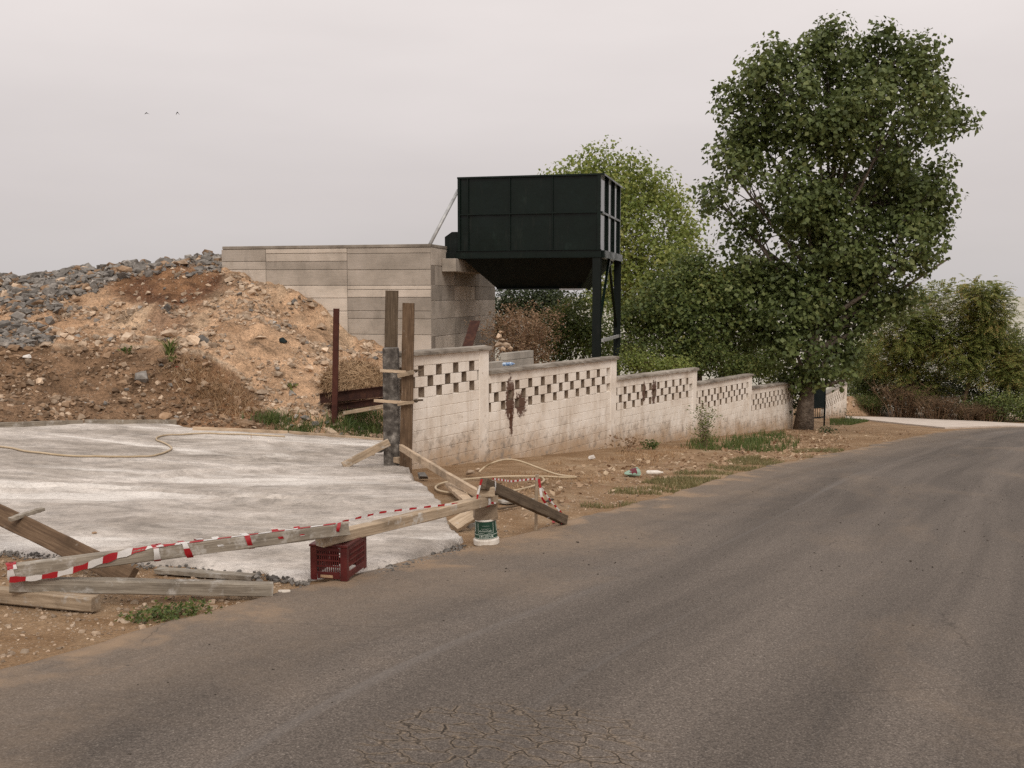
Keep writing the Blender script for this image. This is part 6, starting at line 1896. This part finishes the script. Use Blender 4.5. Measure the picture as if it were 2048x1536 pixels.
for i in range(9):
    a = rnd.uniform(0, 6.28); x = p.x + math.cos(a) * rnd.uniform(0, 1.2); y = p.y + 2.0 + math.sin(a) * rnd.uniform(0, 0.9)
    one_rock('rubble_stone', 'rock_tan', (x, y, gz(x, y) + 0.95 - 0.5 * math.hypot(x - p.x, y - p.y - 2)), rnd.uniform(0.18, 0.34), (1, .9, .7), None, 'tan stone in the rubble heap beyond the far wall', 'stone', 'rubble heap stones beyond the far wall', seed=i + 300)

# --- grass, weeds, dry hay
def blades(P, h, w, mat, name, parent=None, lean=0.5, segs=2):
    N = len(P); a = rng.uniform(0, 2 * np.pi, N); b = rng.uniform(0, 2 * np.pi, N)
    s = np.stack([np.cos(a), np.sin(a), np.zeros(N)], 1) * w[:, None]
    dr = np.stack([np.cos(b), np.sin(b), np.zeros(N)], 1) * (h * lean * rng.uniform(0.2, 1.2, N))[:, None]
    up_ = np.zeros((N, 3)); up_[:, 2] = h
    m = P + up_ * 0.6 + dr * 0.35; t_ = P + up_ * 0.95 + dr
    V = np.stack([P - s, P + s, m + s * 0.8, m - s * 0.8, t_], 1)
    F4 = np.array([[0, 1, 2, 3]]); base = np.arange(N) * 5
    Q = base[:, None] + np.array([0, 1, 2, 3]); T3 = base[:, None] + np.array([3, 2, 4, 4])
    V2 = np.concatenate([V, V[:, 4:5] + 1e-4], 1).reshape(-1, 3); base = np.arange(N) * 6
    Q = base[:, None] + np.array([0, 1, 2, 3]); T4 = base[:, None] + np.array([3, 2, 4, 5])
    return centred(name, V2, np.concatenate([Q, T4]), mat, parent)
def region(n, poly_px, h=0.0):
    """random ground points inside a patch outlined on the ground"""
    Pp = np.array([(q.x, q.y) for q in (gp(*z) for z in poly_px)])
    lo_, hi_ = Pp.min(0), Pp.max(0); out = []
    while sum(len(o) for o in out) < n:
        q = rng.uniform(lo_, hi_, (n * 2, 2)); ins = np.zeros(len(q), bool); j = len(Pp) - 1
        for i in range(len(Pp)):
            c1 = (Pp[i, 1] > q[:, 1]) != (Pp[j, 1] > q[:, 1])
            xin = (Pp[j, 0] - Pp[i, 0]) * (q[:, 1] - Pp[i, 1]) / (Pp[j, 1] - Pp[i, 1] + 1e-12) + Pp[i, 0]
            ins ^= c1 & (q[:, 0] < xin); j = i
        out.append(q[ins])
    q = np.concatenate(out)[:n]
    return np.stack([q[:, 0], q[:, 1], ground_z(q[:, 0], q[:, 1]) - 0.03 + h], 1)
def clumpy(P, sc_, thr, seed):
    return P[fbm(P[:, 0] / sc_, P[:, 1] / sc_, 3, seed) > thr]
Pg = clumpy(region(5000, [(1360, 893), (1400, 882), (1480, 872), (1560, 866), (1600, 880), (1590, 900), (1500, 905), (1420, 903)]), 0.7, 0.0, 401)
tag(blades(Pg, rng.uniform(0.05, 0.2, len(Pg)) * np.clip(1.2 + fbm(Pg[:, 0] / 0.5, Pg[:, 1] / 0.5, 3, 77), 0.4, 2), rng.uniform(0.006, 0.012, len(Pg)), M['grass_green'], 'green_grass'), 'green grass patch at the foot of the wall', 'grass', kind='stuff')
Pg = clumpy(region(15000, [(1200, 985), (1330, 950), (1480, 915), (1640, 895), (1690, 900), (1560, 928), (1470, 948), (1330, 990), (1200, 1030), (1150, 1020)]), 0.9, 0.02, 411)
tag(blades(Pg, rng.uniform(0.03, 0.10, len(Pg)), rng.uniform(0.005, 0.009, len(Pg)), M['grass_olive'], 'verge_grass'), 'short olive grass along the road edge of the verge', 'grass', kind='stuff')
Pg = clumpy(region(6000, [(980, 960), (1100, 925), (1300, 895), (1400, 890), (1350, 920), (1150, 990), (1010, 1000)]), 0.7, 0.12, 421)
tag(blades(Pg, rng.uniform(0.03, 0.09, len(Pg)), rng.uniform(0.005, 0.009, len(Pg)), M['grass_dry'], 'dry_verge_grass'), 'sparse dry grass on the verge under the wall', 'grass', kind='stuff')
Pg = clumpy(region(2600, [(1660, 840), (1700, 838), (1740, 842), (1700, 850), (1660, 850)]), 0.8, -0.3, 431)
tag(blades(Pg, rng.uniform(0.06, 0.2, len(Pg)), rng.uniform(0.008, 0.014, len(Pg)), M['grass_green'], 'far_grass'), 'grass tuft at the foot of the far wall', 'grass', kind='stuff')

def weed(name, label, c, r, h, n, mat, leaf, hang=-0.4, cat='weed', width=0.3):
    P_ = np.array(c)[None] + rng.normal(size=(n, 3)) * np.array([r, r, 0]); P_[:, 2] = c[2] + rng.random(n) ** 1.3 * h
    V, F = leaf_arrays(P_, leaf * rng.uniform(0.6, 1.3, n), hang, 0.5, width)
    root = empty(name, c, label, cat)
    centred('foliage', V, F, M[mat], root)
    mb = MB()
    for i in range(max(3, n // 40)):
        a = rnd.uniform(0, 6.28); d = Vector((math.cos(a) * r * rnd.random(), math.sin(a) * r * rnd.random(), h * rnd.uniform(0.6, 1)))
        mb.tube([Vector(c) - Vector((0, 0, 0.05)), Vector(c) + d], [0.006, 0.003], 3, cap=False)
    mb.build('stem', M['twig'], root)
    return root
# foreground weeds by the road edge: low leafy mats
for i, (px, py, rx, n, lab) in enumerate([(345, 1228, 0.11, 260, 'low green weed growing at the road edge, bottom left'), (385, 1221, 0.06, 90, 'right tip of the low weed patch at the road edge'), (275, 1237, 0.05, 80, 'small weed tuft left of the low weed patch'), (310, 1233, 0.06, 60, 'weed tuft in the middle of the low weed patch')]):
    c = gp(px, py)
    weed('weed', lab, c, rx, 0.045, n, 'leaf_mid', 0.032, 0.0)
c = surf(340, 712)
Pq = np.repeat(np.array(c)[None], 70, 0) + rng.normal(size=(70, 3)) * np.array([0.04, 0.04, 0.02])
rt_ = empty('palm_weed', c, 'dark green spiky weed standing on the ledge of the bank', 'weed')
o = blades(Pq, rng.uniform(0.2, 0.55, 70), rng.uniform(0.012, 0.022, 70), M['leaf_mid'], 'fronds', rt_, 0.75)
weed('weed', 'small green sprout left of the spiky weed on the bank', surf(256, 706), 0.06, 0.14, 40, 'leaf_mid', 0.09, -0.3)
weed('weed', 'small green sprout just below the spiky weed on the bank', surf(342, 724), 0.08, 0.12, 50, 'leaf_mid', 0.09, -0.3)
weed('weed', 'small green plant on the lower sandy slope', surf(582, 776), 0.09, 0.12, 50, 'leaf_mid', 0.09, -0.3)
c = gp(1408, 893)
r_ = brush('tall_weed', 'tall thin grey-green weed standing against the white wall', (c.x, c.y, c.z), (0.14, 0.12), 1.05, 20, 'twig', 'leaf_mid', 0.05, 5, 33, 0.07, 0.006, 'weed')
for i, (px, py, h, lab) in enumerate([(1258, 902, 0.35, 'small dry weed at the wall foot where the second stretch ends'), (1300, 897, 0.2, 'low weed at the foot of the third stretch of wall'), (1690, 842, 0.6, 'dark weed at the end of the far wall'), (1655, 866, 0.25, 'low weed in front of the thin dark pole')]):
    c = gp(px, py); weed('weed', lab, c, h * 0.6, h, 130, 'leaf_dark' if i > 1 else 'leaf_dry' if i == 0 else 'leaf_mid', 0.08, 0.0)
# green tufts and stones at the foot of the bank
for i, (px, py, n, rx, h, lab) in enumerate([(545, 842, 320, 0.25, 0.4, 'green tuft left of the stones at the bank foot'), (600, 866, 420, 0.28, 0.25, 'green tuft in front of the stones at the bank foot'), (715, 862, 700, 0.36, 0.4, 'large green tuft below the rusty beams'), (735, 835, 260, 0.3, 0.35, 'green tuft under the rusty beams beside the gate post')]):
    c = surf(px, py) or gp(px, py)
    P_ = np.array(c)[None] + rng.normal(size=(n, 3)) * np.array([rx, 0.16, 0.0])
    P_[:, 2] = np.maximum(mound_z(P_[:, 0], P_[:, 1]), ground_z(P_[:, 0], P_[:, 1])) - 0.03
    rt_ = empty('grass_tuft', c, lab, 'grass')
    blades(P_, rng.uniform(0.3, 1.0, n) * h, rng.uniform(0.006, 0.012, n), M['grass_green'], 'grass_blades', rt_, 0.8)['kind'] = 'stuff'
def hay(name, label, c, R, n, length, mat, core):
    rt_ = empty(name, c, label, 'dry grass')
    u_ = unit(rng.normal(size=(n, 3))); u_[:, 2] = np.abs(u_[:, 2])
    P_ = np.array(c) + u_ * np.array(R) * rng.uniform(0.8, 1.05, (n, 1))
    tdir = unit(np.cross(u_, rng.normal(size=(n, 3)))); tdir[:, 2] -= 0.25; tdir = unit(tdir + 0.35 * rng.normal(size=(n, 3)))
    l = length * rng.uniform(0.5, 1.3, n)[:, None]
    s = unit(np.cross(tdir, u_)) * 0.007
    e0 = P_ - tdir * l / 2; e1 = P_ + tdir * l / 2; e0 = e0 - u_ * 0.05; e1 = e1 - u_ * 0.03; m = P_ + u_ * 0.03
    V = np.stack([e0 - s, e0 + s, m + s, m - s, e1 + s * .5, e1 - s * .5], 1).reshape(-1, 3); b_ = np.arange(n) * 6
    F = np.concatenate([b_[:, None] + np.array([0, 1, 2, 3]), b_[:, None] + np.array([3, 2, 4, 5])])
    tag(centred('straw', V, F, M[mat], rt_), kind='stuff')
    bm = bmesh.new(); bmesh.ops.create_icosphere(bm, subdivisions=4, radius=1.0)
    for v_ in bm.verts:
        d = v_.co.normalized(); k_ = 0.74 + 0.22 * float(fbm(np.array([d.x * 2 + d.z]), np.array([d.y * 2 - d.z]), 3, 9)[0])
        v_.co = Vector((d.x * R[0], d.y * R[1], max(d.z, -0.4) * R[2])) * k_
    me = bpy.data.meshes.new('mat'); bm.to_mesh(me); bm.free()
    for q in me.polygons: q.use_smooth = True
    link_mesh('mat', me, M[core], rt_, c)
M['hay_core'] = simple('matted_straw', [(0.3, (0.2, 0.13, 0.07)), (0.7, (0.36, 0.25, 0.145))], 12, 0.95, 0.6)
c = at(708, 776, 24.6)
hay('hay_heap', 'heap of dry tan grass over the rusty beams behind the gate post', c, (0.76, 0.55, 0.6), 12000, 0.5, 'grass_dry', 'hay_core')
# dry grass hanging over the hollow of the lower bank
Pd = []
for _ in range(1500):
    t_ = rnd.random(); px = 360 + 130 * t_ + rnd.gauss(0, 26); py = 735 + 95 * t_ + rnd.gauss(0, 16)
    Pd.append((px, py))
Pd = np.array(Pd)
Qs = []
for px, py in Pd[:700]:
    q = surf(px, py)
    if q is not None: Qs.append(tuple(q))
Qs = np.array(Qs)
tag(blades(np.repeat(Qs, 3, 0) + rng.normal(size=(len(Qs) * 3, 3)) * 0.05, rng.uniform(0.08, 0.3, len(Qs) * 3), np.full(len(Qs) * 3, 0.006), M['grass_dry'], 'dry_bank_grass', None, 1.6), 'dry tan grass hanging on the slope of the brown lower bank', 'grass', kind='stuff')

# --- leaf litter and pebbles on the verge
Pl = np.concatenate([region(1500, [(1470, 880), (1560, 862), (1650, 858), (1700, 880), (1690, 905), (1560, 925), (1430, 930), (1330, 960), (1300, 940)]), region(350, [(1000, 960), (1300, 905), (1400, 905), (1250, 980), (1050, 1040)]), region(180, [(1660, 850), (1850, 862), (1750, 885), (1690, 880)])])
Pl[:, 2] += 0.025
V, F = leaf_arrays(Pl, rng.uniform(0.04, 0.13, len(Pl)), -0.0, 2.2, 0.42)
M['litter'] = leaf_material('fallen_leaf', [(0.0, (0.16, 0.09, 0.05)), (0.4, (0.3, 0.19, 0.11)), (0.75, (0.46, 0.34, 0.22)), (1.0, (0.6, 0.5, 0.36))], 0.15, 2.0)
tag(centred('leaf_litter', V, F, M['litter']), 'fallen tan leaves scattered under the poplar and along the verge', 'leaves', kind='stuff')
Pp = np.concatenate([region(1500, [(-100, 1230), (0, 1115), (300, 1140), (620, 1168), (560, 1190), (300, 1250), (0, 1320), (-100, 1350)]),
                     region(1300, [(930, 1000), (1100, 960), (1330, 925), (1330, 980), (1130, 1045), (950, 1085)]),
                     region(700, [(1330, 925), (1700, 870), (1850, 862), (1700, 898), (1330, 980)]),
                     region(500, [(700, 1155), (940, 1090), (960, 1095), (740, 1165)])])
Pp[:, 2] += 0.012
sz = np.clip(rng.lognormal(-4.5, 0.55, len(Pp)), 0.005, 0.05)
scatter_rocks('verge_pebbles', Pp, sz, M['rock_tan'], None, 'small tan pebbles scattered over the dirt verge', 'pebbles')
# rubble line under the near edge of the drive
Pe = []
for (a, b) in zip([(0, 1106), (150, 1118), (330, 1136), (500, 1153), (750, 1146), (850, 1120)], [(150, 1118), (330, 1136), (500, 1153), (620, 1166), (850, 1120), (932, 1092)]):
    for _ in range(130):
        t_ = rnd.random(); q = gp(a[0] * (1 - t_) + b[0] * t_, a[1] * (1 - t_) + b[1] * t_ + rnd.gauss(0, 4)); Pe.append((q.x, q.y, q.z))
Pe = np.array(Pe); sz = np.clip(rng.lognormal(-4.3, 0.5, len(Pe)), 0.006, 0.05)
scatter_rocks('edge_crumbs', Pe, sz, M['rock_grey'], None, 'grey concrete crumbs along the near edge of the drive', 'crumbs')

# dark grit lying on the asphalt
Pr = region(420, [(300, 1300), (700, 1180), (1200, 1060), (1600, 945), (2000, 960), (2100, 1200), (2100, 1500), (1000, 1536), (200, 1536)])
Pr[:, 2] += 0.036
sz = np.clip(rng.lognormal(-5.1, 0.5, len(Pr)), 0.003, 0.016)
M['grit'] = simple('dark_grit', [(0.3, (0.03, 0.024, 0.019)), (0.7, (0.08, 0.065, 0.05))], 12, 0.95)
scatter_rocks('road_grit', Pr, sz, M['grit'], None, 'dark grit scattered over the asphalt road', 'grit')
